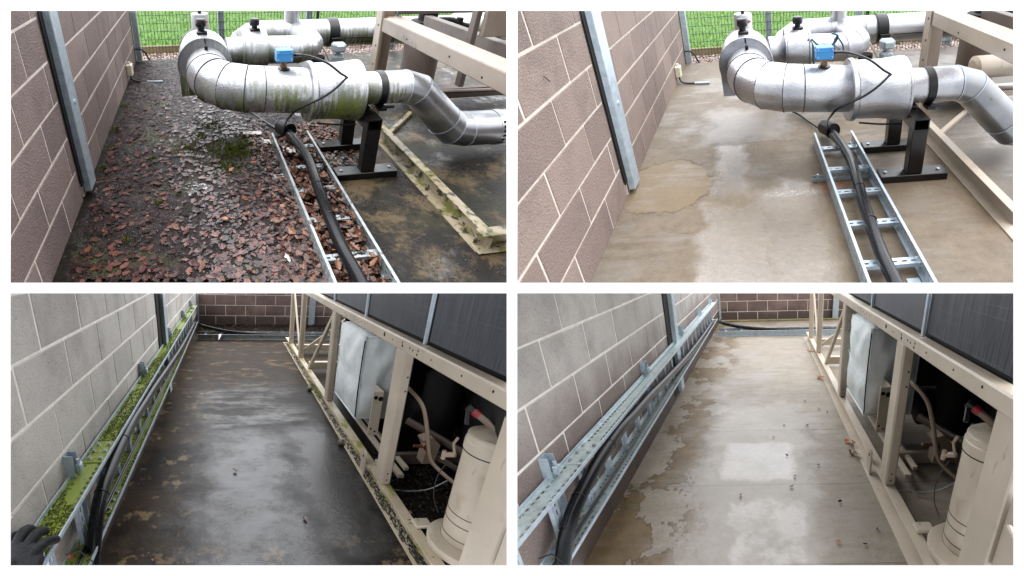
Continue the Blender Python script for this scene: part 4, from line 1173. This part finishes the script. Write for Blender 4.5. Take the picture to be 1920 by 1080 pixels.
# ------------------------------------------------------------------ the passages below
def lower(Yd):
    dirty = Yd is LL
    w = 'dark wet passage' if dirty else 'clean pale passage'
    B = lambda: MB()
    m = B().box((-.78, .4, -.12), (3.2, 9.1, 0))
    emit(Yd, 'concrete_floor', m, MT['floor_' + Yd.key], kind='structure')
    block_wall(Yd, 'block_wall', 'long %s block wall on the left of the %s' % ('dry grey' if dirty else 'damp-stained grey', w), MT['block_' + Yd.key], MT['mortar_LL'], 'x', -.7415, .35, 8.985, .7231, 1.75, .2048, 0.0)
    block_wall(Yd, 'block_wall', 'purple-brown block wall closing the far end of the ' + w, MT['block_back'], MT['mortar'], 'y', 8.99, -.74, 2.75, .2075, 1.3, .3465, 0.0)
    emit(Yd, 'shade_strip', B().box((-.7412, .4, .001), (-.7375, 8.9, .262), .001), MT['shade_strip'], label='dark strip standing for shade along the foot of the wall, ' + w, cat='shade_strip')  # thin strip painting the shaded wall foot under the ladder
    t = thing(Yd, 'steel_post', 'galvanised steel post on the left block wall of the ' + w, 'post', (-.71, 4.25, .5))
    emit(Yd, 'flange', B().box((-.739, 4.22, .05), (-.690, 4.36, 1.8), .003), MT['galv'], t)
    emit(Yd, 'web', B().box((-.740, 4.03, .05), (-.732, 4.218, 1.8)), MT['dark'], t)
    m = B().box((-.737, 8.90, .06), (-.700, 8.975, 1.3), .003)
    emit(Yd, 'corner_post', m, MT['galv'], label='slim pale post in the far left corner of the ' + w, cat='post')
    m = B().box((1.80, 8.93, .02), (1.93, 8.985, 1.3), .003)
    emit(Yd, 'steel_post', m, MT['galv'], label='galvanised post against the far end wall of the ' + w, cat='post')

    # side-mounted cable ladder
    gt = MT['galv_moss'] if dirty else MT['galv_wet']
    t = thing(Yd, 'cable_ladder', ('moss-covered' if dirty else 'wet shiny') + ' perforated cable ladder on edge along the left wall, ' + w, 'cable ladder', (-.66, 4.0, .3))
    y0, L = .72, 6.75
    for z, nm in ((.605, 'top_rail'), (.305, 'bottom_rail')):
        m = B()
        sl = ladder_rail_slots(L, .040, .021, .019, .031, .02) + ladder_rail_slots(L, .040, .021, .081, .092, .03)
        m.perf((-.722, y0, z), Y_, X, Z, L, .11, .003, sl)
        r = emit(Yd, nm, m, gt, t)
        lip = MT['galv']
        emit(Yd, 'edge_lip', B().box((-.7245, y0, z - .002), (-.7205, y0 + L, z + .017), .001), lip, r)
        emit(Yd, 'edge_lip', B().box((-.6145, y0, z - .002), (-.6085, y0 + L, z + .017), .001), lip, r)
    for k in range(22):
        yy = .85 + .3 * k
        m = B()
        m.perf((-.676, yy - .02, .3065), Z, Y_, X, .294, .042, .002, [(a, a + .028, .014, .024) for a in (.02, .068, .116, .164, .212, .255)])
        m.box((-.700, yy - .0215, .307), (-.678, yy - .0195, .6)).box((-.700, yy + .0215, .307), (-.678, yy + .0235, .6))
        emit(Yd, 'rung', m, MT['galv'], t)
    for z in (.605, .305):
        sp = emit(Yd, 'splice_plate', B().box((-.712, 1.655, z + .001), (-.622, 1.885, z + .004)), gt, t)
        if sp:
            for i in range(3):
                for x in (-.695, -.640):
                    m = B().lathe((x, 1.69 + i * .075, z + .004), Z, [(0, .012), (.003, .012), (.004, .008), (.011, .008)], 8)
                    emit(Yd, 'bolt', m, MT['galv_dirty'], sp)
    for k, (yy, q) in enumerate(((1.53, 'nearest'), (3.06, 'second'), (4.57, 'third'), (6.02, 'fourth'), (7.30, 'farthest'))):
        b = thing(Yd, 'wall_bracket', '%s strut bracket carrying the wall cable ladder in the %s' % (q, w), 'bracket', (-.72, yy, .2), group='strut brackets behind the cable ladder, ' + w)
        m = B().box((-.7405, yy - .004, .22), (-.700, yy, .712)).box((-.7405, yy + .046, .22), (-.700, yy + .05, .712)).box((-.7405, yy, .22), (-.737, yy + .046, .712))
        emit(Yd, 'strut', m, MT['galv'], b)
        m = B().box((-.700, yy + .006, .622), (-.676, yy + .042, .665), .004).cyl((-.690, yy + .024, .665), (-.690, yy + .024, .685), .009, n=8)
        emit(Yd, 'clamp', m, MT['galv'], b)
    # hose in the ladder
    if dirty:
        hp = [(-.635, 1.1, .0), (-.635, 1.25, .12), (-.635, 1.36, .248), (-.635, 1.455, .35), (-.635, 1.57, .440), (-.635, 1.72, .487), (-.637, 1.98, .518), (-.638, 2.28, .530), (-.64, 2.65, .513), (-.64, 3.12, .494), (-.64, 3.87, .445), (-.64, 5.0, .385), (-.645, 6.1, .355), (-.645, 7.0, .335), (-.645, 7.5, .28), (-.58, 7.72, .21), (-.40, 7.70, .16), (-.1, 7.60, .12), (.3, 7.53, .09), (1.0, 7.52, .07), (1.8, 7.52, .07)]
    else:
        hp = [(-.635, 1.1, .05), (-.635, 1.22, .19), (-.635, 1.32, .306), (-.635, 1.41, .400), (-.635, 1.52, .460), (-.635, 1.69, .498), (-.637, 1.91, .523), (-.638, 2.22, .535), (-.64, 2.49, .516), (-.64, 2.89, .497), (-.64, 3.42, .455), (-.64, 4.5, .385), (-.645, 5.8, .345), (-.645, 6.7, .335), (-.645, 7.3, .29), (-.58, 7.62, .22), (-.40, 7.66, .16), (-.1, 7.58, .12), (.3, 7.53, .09), (1.0, 7.52, .07), (1.8, 7.52, .07)]
    t = thing(Yd, 'black_hose', 'thick black hose sagging along the wall cable ladder of the ' + w, 'hose', (-.64, 4, .4))
    sp_ = smooth_path(hp)
    emit(Yd, 'hose', B().tube(sp_, .034, 20), MT['hose'], t)
    for q in (19, 26, 38):
        d = sp_[q + 1] - sp_[q]
        emit(Yd, 'cable_tie', B().lathe(sp_[q], d, [(-.004, .033), (-.004, .0365), (.004, .0365), (.004, .033)], 16), MT['black'], t)
    emit(Yd, 'cable_tie', B().tube([(-.60, 1.30, .318), (-.64, 1.285, .40), (-.69, 1.27, .39)], .003, 5), MT['black'], t)
    for x, lb in ((-.668, 'thin black cable on the lower rail nearest the wall, ' + w), (-.655, 'thin black cable on the lower rail beside the hose, ' + w)):
        m = B().tube(smooth_path([(x, .8, .316), (x + .002, 2.0, .315), (x - .002, 3.4, .316), (x, 5.0, .315), (x, 7.3, .315)], 4), .0055, 8)
        emit(Yd, 'thin_cable', m, MT['hose'], label=lb, cat='cable')

    # ladder lying across the far end
    t = thing(Yd, 'cable_ladder', 'galvanised cable ladder lying on the floor across the far end of the ' + w, 'cable ladder', (.5, 7.5, 0))
    for yy in (7.37, 7.67):
        m = B().box((-.62, yy - .003, .0), (2.6, yy, .10)).box((-.62, yy - .018, .097), (2.6, yy - .003, .1005)).box((-.62, yy - .018, 0.001), (2.6, yy - .003, .004))
        emit(Yd, 'side_rail', m, MT['galv_dirty'] if dirty else MT['galv'], t)
    for k in range(10):
        emit(Yd, 'rung', B().box((-.5 + .3 * k, 7.37, .05), (-.46 + .3 * k, 7.667, .066)), MT['galv'], t)
    if dirty:
        m = B()
        vs = [(-.22 + .03 * (i % 2) * (1 - i / 14) * 2 + .008 * noise.noise(Vector((i, 0, 3))), 7.345 - .02 * (i // 2), .112 - .014 * (i // 2)) for i in range(14)]
        m.add(vs, [(2 * i, 2 * i + 1, 2 * i + 3, 2 * i + 2) for i in range(6)])
        emit(Yd, 'hanging_tape', m, MT['tape'], label='strip of white tape hanging off the far ladder', cat='tape')
        rnd = random.Random(4)
        m = B()
        for i in range(2200):
            x, y = rnd.uniform(-.7, 2.2), rnd.uniform(7.72, 8.97)
            r = rnd.uniform(.006, .02); m.ball((x, y, .004 + .03 * rnd.random()), r, r * 1.2, r * .6, 5, 3, .3)
        emit(Yd, 'corner_debris', m, MT['mulch'], kind='stuff', label='black debris heaped between the far ladder and end wall', cat='debris', cap=False)
        m = B()
        for i in range(2600):
            x, y = rnd.uniform(1.10, 2.3), rnd.uniform(1.2, 2.9)
            r = rnd.uniform(.004, .014); m.ball((x, y, .002 + .012 * rnd.random()), r, r * 1.2, r * .6, 5, 3, .3)
        emit(Yd, 'leaf_mulch', m, MT['mulch'], kind='stuff', label='black leaf mulch under the chiller of the dark passage', cat='debris', cap=False)
    else:
        emit(Yd, 'concrete_upstand', B().box((-.74, 8.90, .0), (2.6, 8.985, .035), .006), MT['kerb'], kind='structure')

    # chiller
    bz, bc = MT['beige_low'], (MT['beige_moss_low'] if dirty else MT['beige_low'])
    t = thing(Yd, 'chiller', 'large beige chiller with black coil panels on the right of the ' + w, 'chiller', (1.2, 3.5, 0))
    m = B(); c_channel(m, .6, 7.16, .985, 1.022, 1.092, .10, .007)
    ch = emit(Yd, 'base_channel', m, bc, t)
    if dirty:
        rnd = random.Random(8); m = B()
        for i in range(3200):
            y = .9 + 6.2 * rnd.random() ** 1.5; x = rnd.uniform(1.006, 1.06) if noise.noise(Vector((y * 6, 2, 0))) < .1 else rnd.uniform(.997, 1.06)
            r = rnd.uniform(.002, .0042); m.ball((x, y, .0085), r, r * 4, r * .6, 5, 3, .3)
        emit(Yd, 'dirt', m, MT['mulch'], ch, kind='stuff', cap=False)
    for y0, y1 in ((2.17, 2.30), (3.80, 3.93), (5.62, 5.72), (6.62, 6.72)):
        m = B().box((1.022, y0, .1005), (1.090, y1, 1.0295), .010)
        p = emit(Yd, 'post', m, bz, t)
        if y0 < 4:
            for z in (.14, .19, .78, .87):
                emit(Yd, 'bolt_hole', B().cyl((1.056 + (.012 if z > .5 else 0), y0 - .0005, z), (1.056 + (.012 if z > .5 else 0), y0 - .0015, z), .006, n=8), MT['dark'], p)
    emit(Yd, 'brace', B().bar((1.075, 5.10, .08), (1.075, 4.02, .98), .035, .05, .003), bz, t)
    emit(Yd, 'brace', B().bar((1.06, 6.60, .95), (1.06, 5.76, .12), .03, .03, .003), bz, t)
    emit(Yd, 'brace', B().bar((1.09, 5.66, .20), (1.95, 5.66, .86), .03, .045, .003), bz, t)
    emit(Yd, 'cross_member', B().box((1.10, 6.55, .93), (2.6, 6.72, 1.028)), bz, t)
    emit(Yd, 'cross_member', B().box((1.10, 5.2, .05), (2.6, 5.27, .15), .003), bz, t)
    emit(Yd, 'cross_member', B().box((1.10, 6.3, .05), (2.6, 6.37, .15), .003), bz, t)
    bm_ = emit(Yd, 'top_beam', B().box((1.004, .6, 1.030), (1.075, 6.75, 1.102), .008), bz, t)
    for yy, zz, r in ((3.42, 1.07, .005), (3.36, 1.055, .006), (3.25, 1.07, .005), (3.15, 1.075, .005), (3.12, 1.06, .005), (3.06, 1.07, .006), (3.02, 1.055, .005), (2.96, 1.07, .005), (2.87, 1.07, .005), (2.47, 1.070, .014), (2.33, 1.065, .005), (2.18, 1.060, .009), (2.185, 1.078, .006), (2.08, 1.07, .006), (2.04, 1.066, .006), (1.98, 1.076, .006), (1.985, 1.055, .007), (1.83, 1.067, .005), (1.55, 1.07, .005), (1.33, 1.075, .006)):
        emit(Yd, 'bolt_hole', B().cyl((1.0042, yy, zz), (1.0028, yy, zz), r, n=10), MT['dark'], bm_)
    for y0, y1 in ((.6, 1.99), (2.045, 2.985), (3.04, 3.97), (4.02, 5.2), (5.25, 6.7)):
        emit(Yd, 'coil_panel', B().box((1.062, y0, 1.125), (1.10, y1, 2.6)), MT['coil'], t)
    emit(Yd, 'coil_tray', B().box((1.076, .6, 1.06), (2.7, 6.7, 1.10)), MT['dark'], t)
    emit(Yd, 'gap_shade_bar', B().box((1.085, .6, 1.1005), (1.12, 6.7, 1.1245)), MT['dark'], t)  # dark bar painting the shade between beam and coil panels
    for yy in (2.017, 3.012, 3.995, 5.225):
        emit(Yd, 'mullion', B().box((1.045, yy - .012, 1.103), (1.061, yy + .012, 2.6), .003), MT['galv'], t)
    def edge_x(y, z):                                  # x of the right camera cut plane at (y, z)
        nn = Yd.cuts[1]; w0 = Yd.W((0, y, z)) - EYE; ex = Yd.M @ Vector((1, 0, 0))
        return -w0.dot(nn) / ex.dot(nn) - .004
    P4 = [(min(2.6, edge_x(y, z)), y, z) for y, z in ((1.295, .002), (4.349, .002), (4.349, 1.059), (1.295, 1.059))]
    emit(Yd, 'edge_light_block', B().prism(P4, (.003, 0, 0)), MT['dark'], t)  # unseen sheet added along the yard edge to keep light out
    emit(Yd, 'end_light_block', B().box((1.30, 4.35, .001), (2.6, 4.40, 1.06)), MT['dark'], t)  # added panel closing the far end against stray light
    emit(Yd, 'end_post', B().box((1.060, 1.142, .005), (1.14, 1.308, 1.0295), .006), bz, t)
    dr = emit(Yd, 'end_door', B().box((1.076, .45, .005), (1.11, 1.136, 1.0295), .004), bz, t)
    emit(Yd, 'door_bolt', B().cyl((1.0755, 1.06, .44), (1.062, 1.06, .44), .012, n=10), MT['galv'], dr)
    if not dirty: emit(Yd, 'door_handle', B().bar((1.066, 1.10, .66), (1.066, .97, .61), .02, .022, .005), bz, dr)
    emit(Yd, 'lug', B().prism([(1.000, 2.50 + .045 * math.cos(a), .145 + .05 * math.sin(a)) for a in [math.pi * i / 10 for i in range(11)]] + [(1.0, 2.455, .0085), (1.0, 2.545, .0085)], (.012, 0, 0)), bz, t)
    emit(Yd, 'lug_hole', B().cyl((.9995, 2.50, .15), (.998, 2.50, .15), .012, n=12), MT['dark'], t)
    emit(Yd, 'side_bracket', B().box((1.094, 2.32, .03), (1.14, 2.50, .12), .003), bz, t)
    pl = emit(Yd, 'support_plate', B().box((1.105, 2.75, .20), (1.190, 2.765, .575), .004).box((1.182, 2.765, .20), (1.190, 2.95, .575)), bz, t)
    for x, z, r in ((1.128, .525, .016), (1.168, .515, .020), (1.125, .26, .008), (1.16, .235, .008)):
        emit(Yd, 'hole', B().cyl((x, 2.7495, z), (x, 2.748, z), r, n=16), MT['dark'], pl)
    emit(Yd, 'inner_rail', B().box((1.20, 2.30, .07), (1.245, 3.6, .10), .003), bz, t)
    emit(Yd, 'inner_rail', B().box((1.29, 2.40, .07), (1.325, 3.6, .10), .003), bz, t)
    emit(Yd, 'drip_tray', B().box((1.22, 2.58, .02), (1.95, 2.62, .115), .003), MT['beige'] if not dirty else MT['taupe_dark'], t)
    emit(Yd, 'compressor', B().lathe((1.50, 3.05, .30), X, [(0, .10), (.03, .16), (.9, .16)], 26).lathe((1.75, 2.9, .15), Z, [(0, .15), (.5, .15), (.58, .08)], 22), MT['dark'], t)  # near-black colour stands in for the shade inside the chiller
    m = B().prism([(1.43, 2.42, .115), (1.52, 2.42, .115), (1.54, 2.42, .27), (1.47, 2.42, .335), (1.40, 2.42, .31), (1.44, 2.42, .24)], (0, .10, 0)); emit(Yd, 'valve_block', m, MT['taupe'], t)
    emit(Yd, 'copper_fitting', B().tube([(1.33, 2.41, .275), (1.41, 2.41, .27)], .012, 10).tube([(1.40, 2.41, .285), (1.44, 2.41, .245)], .02, 10), MT['copper'], t)
    # beige refrigerant pipe
    emit(Yd, 'refrigerant_pipe', B().tube(smooth_path([(1.10, 2.45, .80), (1.165, 2.30, .745), (1.225, 2.22, .67), (1.275, 2.20, .53), (1.335, 2.18, .31), (1.39, 2.14, .235), (1.50, 2.05, .155)], 5), .0135, 12), MT['taupe'], label='bent beige refrigerant pipe inside the chiller of the ' + w, cat='pipe')
    emit(Yd, 'capillary_tube', B().tube(smooth_path([(1.14, 2.22, .03), (1.25, 2.20, .025), (1.38, 2.17, .06), (1.48, 2.15, .14)], 5), .004, 6), MT['galv_dirty'], label='thin metal tube curving low inside the chiller, ' + w, cat='tube')
    for k, (a, b, r, q) in enumerate((((1.42, 2.75, .33), (2.0, 2.0, .12), .03, 'thick'), ((1.46, 2.55, .20), (1.9, 1.95, .06), .012, 'upper thin'), ((1.50, 2.5, .16), (1.95, 1.90, .04), .010, 'lower thin'))):
        emit(Yd, 'liquid_line', B().tube([a, b], r, 12), MT['taupe_dark'], label='%s dark pipe sloping low inside the chiller of the %s' % (q, w), cat='pipe')

    # insulating jacket
    t = thing(Yd, 'insulating_jacket', 'pale grey quilted insulating jacket hung inside the chiller of the ' + w, 'jacket', (1.3, 3.3, .25))
    m = B(); n = 14
    def face(f, nn=n):
        vs = [f(i / nn, j / nn) for i in range(nn + 1) for j in range(nn + 1)]
        m.add(vs, [(i * (nn + 1) + j, (i + 1) * (nn + 1) + j, (i + 1) * (nn + 1) + j + 1, i * (nn + 1) + j + 1) for i in range(nn) for j in range(nn)], True)
    def puff(u, v, s):
        e = min(u, 1 - u, v, 1 - v)
        return (.040 * (1 - (1 - min(1, e * 4)) ** 2) - .012 + .034 * noise.noise(Vector((u * 4 + s, v * 5, s))) * min(1, e * 9) - .010 * max(0, 1 - abs(v - .42 - .10 * u) * 40) * (e > .02))
    x0, x1, y0, y1, z0, z1 = 1.058, 1.45, 2.975, 3.68, .25, .955
    face(lambda u, v: (x0 - puff(u, v, 1.), y0 + (y1 - y0) * u, z0 + (z1 - z0) * v))
    face(lambda u, v: (x0 + (x1 - x0) * u, y0 - puff(u, v, 4.), z0 + (z1 - z0) * v))
    face(lambda u, v: (x0 + (x1 - x0) * u, y0 + (y1 - y0) * v, z1 + puff(u, v, 7.)))
    face(lambda u, v: (x0 + (x1 - x0) * u, y0 + (y1 - y0) * v, z0))
    face(lambda u, v: (x1, y0 + (y1 - y0) * u, z0 + (z1 - z0) * v))
    face(lambda u, v: (x0 + (x1 - x0) * u, y1, z0 + (z1 - z0) * v))
    emit(Yd, 'quilt', m, MT['jacket'], t, sharp=60)
    emit(Yd, 'zip', B().tube(smooth_path([(x0 + .002, y0 - .003, .27), (x0 - .003, y0 - .006, .45), (x0 - .004, y0 - .004, .62), (x0 - .002, y0 - .006, .80), (x0 + .003, y0 - .003, .92)], 3), .005, 6), MT['dark'], t)
    emit(Yd, 'flap_seam', B().tube(smooth_path([(1.05, 2.99, .50), (1.034, 3.2, .56), (1.034, 3.45, .60), (1.05, 3.66, .63)], 3), .003, 6), MT['jacket'], t)

    # filter vessel
    t = thing(Yd, 'filter_vessel', 'upright beige filter vessel with ball valve on top, ' + w, 'vessel', (1.27, 1.55, .1))
    cx, cy = 1.27, 1.55
    emit(Yd, 'base_flange', B().lathe((cx, cy, .103), Z, [(0, .200), (.035, .204), (.042, .198), (.044, .17)], 44), bz, t)
    cx, cy = 1.285, 1.572
    emit(Yd, 'body', B().lathe((cx, cy, .146), Z, [(0, .137), (.53, .137)], 44), bz, t)
    emit(Yd, 'lid', B().lathe((cx, cy, .678), Z, [(0, .142), (.050, .142), (.055, .136), (.080, .136), (.088, .124), (.094, .05)], 44), bz, t)
    for z in (.125 + .02, .190, .275, .330):
        m = B(); seam(m, (cx, cy, z), Z, .137, .0045); emit(Yd, 'band', m, MT['taupe_dark'], t)
    m = B(); seam(m, (cx, cy, .678), Z, .141, .005); emit(Yd, 'gasket', m, MT['dark'], t)
    emit(Yd, 'base_lug', B().box((1.06, 1.70, .103), (1.16, 1.78, .125), .006), bz, t)
    v = emit(Yd, 'ball_valve', B().tube([(1.295, 1.62, .76), (1.265, 1.66, .80), (1.22, 1.70, .835)], .018, 14).cyl((1.325, 1.60, .74), (1.325, 1.60, .86), .022, n=12), MT['taupe'], t)
    emit(Yd, 'red_label', B().cyl((1.235, 1.687, .823), (1.212, 1.706, .841), .0215, n=14), MT['red'], v)
    emit(Yd, 'valve_body', B().cyl((1.212, 1.706, .841), (1.19, 1.724, .858), .022, n=14), MT['black'], v)
    emit(Yd, 'handle', B().bar((1.195, 1.72, .845), (1.165, 1.66, .785), .024, .014, .005), MT['black'], v)
    emit(Yd, 'side_cock', B().tube([(1.17, 1.69, .60), (1.135, 1.735, .575)], .014, 10).cyl((1.135, 1.735, .55), (1.135, 1.735, .60), .012, n=8).tube([(1.165, 1.69, .60), (1.15, 1.70, .66), (1.16, 1.69, .70)], .007, 8), MT['taupe'], t)
    emit(Yd, 'wire', B().tube(smooth_path([(1.15, 1.70, .56), (1.12, 1.72, .45), (1.115, 1.70, .33), (1.14, 1.66, .25)], 4), .003, 5), MT['black'], t)

lower(LL)
lower(LR)

# moss on the ladder of the dark passage
def ladder_moss():
    rnd = random.Random(21)
    m = MB()
    for z, k in ((.605, 11000), (.305, 3600)):
        for i in range(k):
            y = .9 + 6.3 * rnd.random() ** 1.7; x = rnd.uniform(-.717, -.617)
            if noise.noise(Vector((x * 9, y * 3.2, z))) < (-.32 if z > .5 else .0): continue
            if not LL.inside((x, y, z)): continue
            h = rnd.uniform(.002, .008); b = rnd.uniform(0, 6.28); d = rnd.uniform(.002, .0055)
            m.add([(x - d * math.cos(b), y - d * math.sin(b), z), (x + d * math.cos(b), y + d * math.sin(b), z), (x + rnd.uniform(-.006, .006), y + rnd.uniform(-.006, .006), z + h)], [(0, 1, 2)])
    emit(LL, 'rail_moss', m, MT['moss'], kind='stuff', label='bright green moss growing on the rails of the wall cable ladder', cat='moss', cap=False)
ladder_moss()

# single leaves and stones on the passage floors
LV = [(.416, 2.766, 'd', 'dark leaf fragment beyond the joint, middle of the clean passage'), (.93, 4.74, 'o', 'orange leaf clump by the chiller base halfway down the clean passage'),
      (.965, 6.15, 'o', 'farthest orange leaf against the chiller base of the clean passage'), (.945, 2.98, 'o', 'largest pinkish orange leaf tucked under the chiller base, clean passage'),
      (.93, 2.79, 'p', 'pale leaf just in front of the largest orange leaf, clean passage'), (.73, 2.137, 'd', 'black leaf near the chiller base, clean passage'),
      (.654, 1.758, 'o', 'orange leaf near the bottom edge, clean passage'), (.798, 1.736, 'd', 'dark red leaf right of the near orange one, clean passage'),
      (.652, 2.608, 'd', 'dark slim leaf in front of the bright wet slab, clean passage'), (.456, 2.456, 'd', 'small dark leaf on the right end of the floor joint, clean passage'),
      (.427, 2.32, 'd', 'small dark leaf just past the floor joint, clean passage'), (.073, 2.23, 'p', 'pale ochre leaf in the middle of the clean passage'),
      (.317, 3.094, 'o', 'tiny orange leaf at the top of the wet slab, clean passage'), (.424, 3.334, 'd', 'small dark leaf left of a pair, clean passage'),
      (.643, 3.323, 'd', 'dark leaf of the pair beyond the wet slab, clean passage'), (.875, 3.63, 'd', 'brown leaf among crumbs near the chiller base, clean passage'),
      (.80, 3.72, 'p', 'pale brown leaf beside the chiller, far half of the clean passage'), (-.70, 2.23, 'o', 'orange leaf beneath the cable ladder, clean passage'),
      (.90, 1.86, 'd', 'curled dark twig-like leaf near the base channel, clean passage'), (.68, 3.95, 'd', 'dark leaf farthest from the camera in mid-floor, clean passage')]
for k, (x, y, c, lb) in enumerate(LV):
    m = MB(); random.seed(k + 300)
    big = 'largest' in lb or 'clump' in lb or 'farthest orange' in lb
    for q in range(3 if big else 1):
        leaf(m, (x + .02 * q, y - .03 * q, .004 + .01 * q), .07 if big else .034, .9, .35)
    emit(LR, 'fallen_leaf', m, MT[{'d': 'leaf_dark', 'o': 'leaf_orange', 'p': 'leaf_brown'}[c]], label=lb, cat='leaf', group='single leaves in the clean passage')
for k, (x, y, lb) in enumerate(((-.42, 1.62, 'red-brown wet leaf on the tan patch, dark passage'), (.46, 1.95, 'small dark pebble-like leaf in the bright reflection, dark passage'), (.02, 2.55, 'small black leaf left of the bright reflection, dark passage'), (1.16, 1.98, 'pinkish leaf on the mulch under the chiller, dark passage'), (-.70, 1.33, 'orange leaf caught under the hose, dark passage'), (1.13, 2.35, 'brown leaf behind the near chiller post, dark passage'))):
    m = MB(); random.seed(k + 500); leaf(m, (x, y, .006 if k != 4 else .32), .05, .8, .35)
    emit(LL, 'fallen_leaf', m, MT['leaf_brown'] if k not in (3, 4) else MT['leaf_orange'], label=lb, cat='leaf', group='single leaves in the dark passage')
for Yd, w in ((LL, 'dark passage'), (LR, 'clean passage')):
    for k, (y, q) in enumerate(((4.45, 'farther'), (2.98, 'nearer'))):
        if Yd is LR: continue
        m = MB(); random.seed(k)
        m.ball((.965, y, .022), .03, .035, .024, 10, 6, .10)
        emit(Yd, 'stone', m, MT['concrete_edge'], label='%s grey stone against the chiller base of the %s' % (q, w), cat='stone')

# gloved hand resting on the near end of the mossy ladder
def glove():
    parts = MB()
    def chain(pts, rs): parts.tube(smooth_path(pts, 4), [rs[0] + (rs[-1] - rs[0]) * i / (4 * (len(pts) - 1)) for i in range(4 * (len(pts) - 1) + 1)], 14); parts.ball(pts[-1], rs[-1], n=14, m=8); parts.ball(pts[0], rs[0], n=14, m=8)
    z = .637
    chain([(-.737, 1.000, z + .016), (-.745, 1.055, z + .022), (-.750, 1.090, z + .012), (-.752, 1.112, z - .002)], (.0185, .0150))
    chain([(-.702, 1.010, z + .020), (-.706, 1.070, z + .030), (-.708, 1.108, z + .019), (-.709, 1.130, z + .004)], (.0195, .0158))
    chain([(-.666, 1.005, z + .020), (-.662, 1.062, z + .028), (-.660, 1.098, z + .017), (-.658, 1.120, z + .002)], (.0195, .0158))
    chain([(-.636, .985, z + .016), (-.620, 1.030, z + .022), (-.610, 1.056, z + .013), (-.603, 1.074, z + .001)], (.0185, .0150))
    chain([(-.700, .935, z - .004), (-.745, .960, z - .012), (-.772, .990, z - .020)], (.021, .016))
    parts.ball((-.682, .955, z + .010), .074, .080, .028, 20, 12)
    parts.ball((-.682, 1.000, z + .014), .066, .040, .026, 18, 10)
    parts.ball((-.632, .955, z + .002), .034, .058, .024, 16, 10)
    chain([(-.690, .92, z + .012), (-.700, .86, z + .02), (-.715, .76, z + .05)], (.046, .040))
    me = bpy.data.meshes.new('glove_src')
    me.from_pydata([tuple(v) for v in parts.v], [], parts.f)
    o = bpy.data.objects.new('glove_src', me)
    COL.objects.link(o)
    md = o.modifiers.new('r', 'REMESH'); md.mode = 'VOXEL'; md.voxel_size = .0022
    ms = o.modifiers.new('s', 'SMOOTH'); ms.factor = .6; ms.iterations = 6
    dg = bpy.context.evaluated_depsgraph_get()
    ev = o.evaluated_get(dg).to_mesh()
    m = MB()
    m.v = [v.co.copy() for v in ev.vertices]
    m.f = [tuple(p.vertices) for p in ev.polygons]; m.sm = [True] * len(m.f)
    bpy.data.objects.remove(o)
    t = thing(LL, 'person', 'hand in a dark knit work glove resting on the mossy cable ladder', 'person', (-.67, 1.0, .62))
    emit(LL, 'gloved_hand', m, MT['glove'], t, sharp=180)
glove()

# drop things that ended up with nothing inside the camera cut planes
for t in THINGS:
    if not t.children: bpy.data.objects.remove(t)
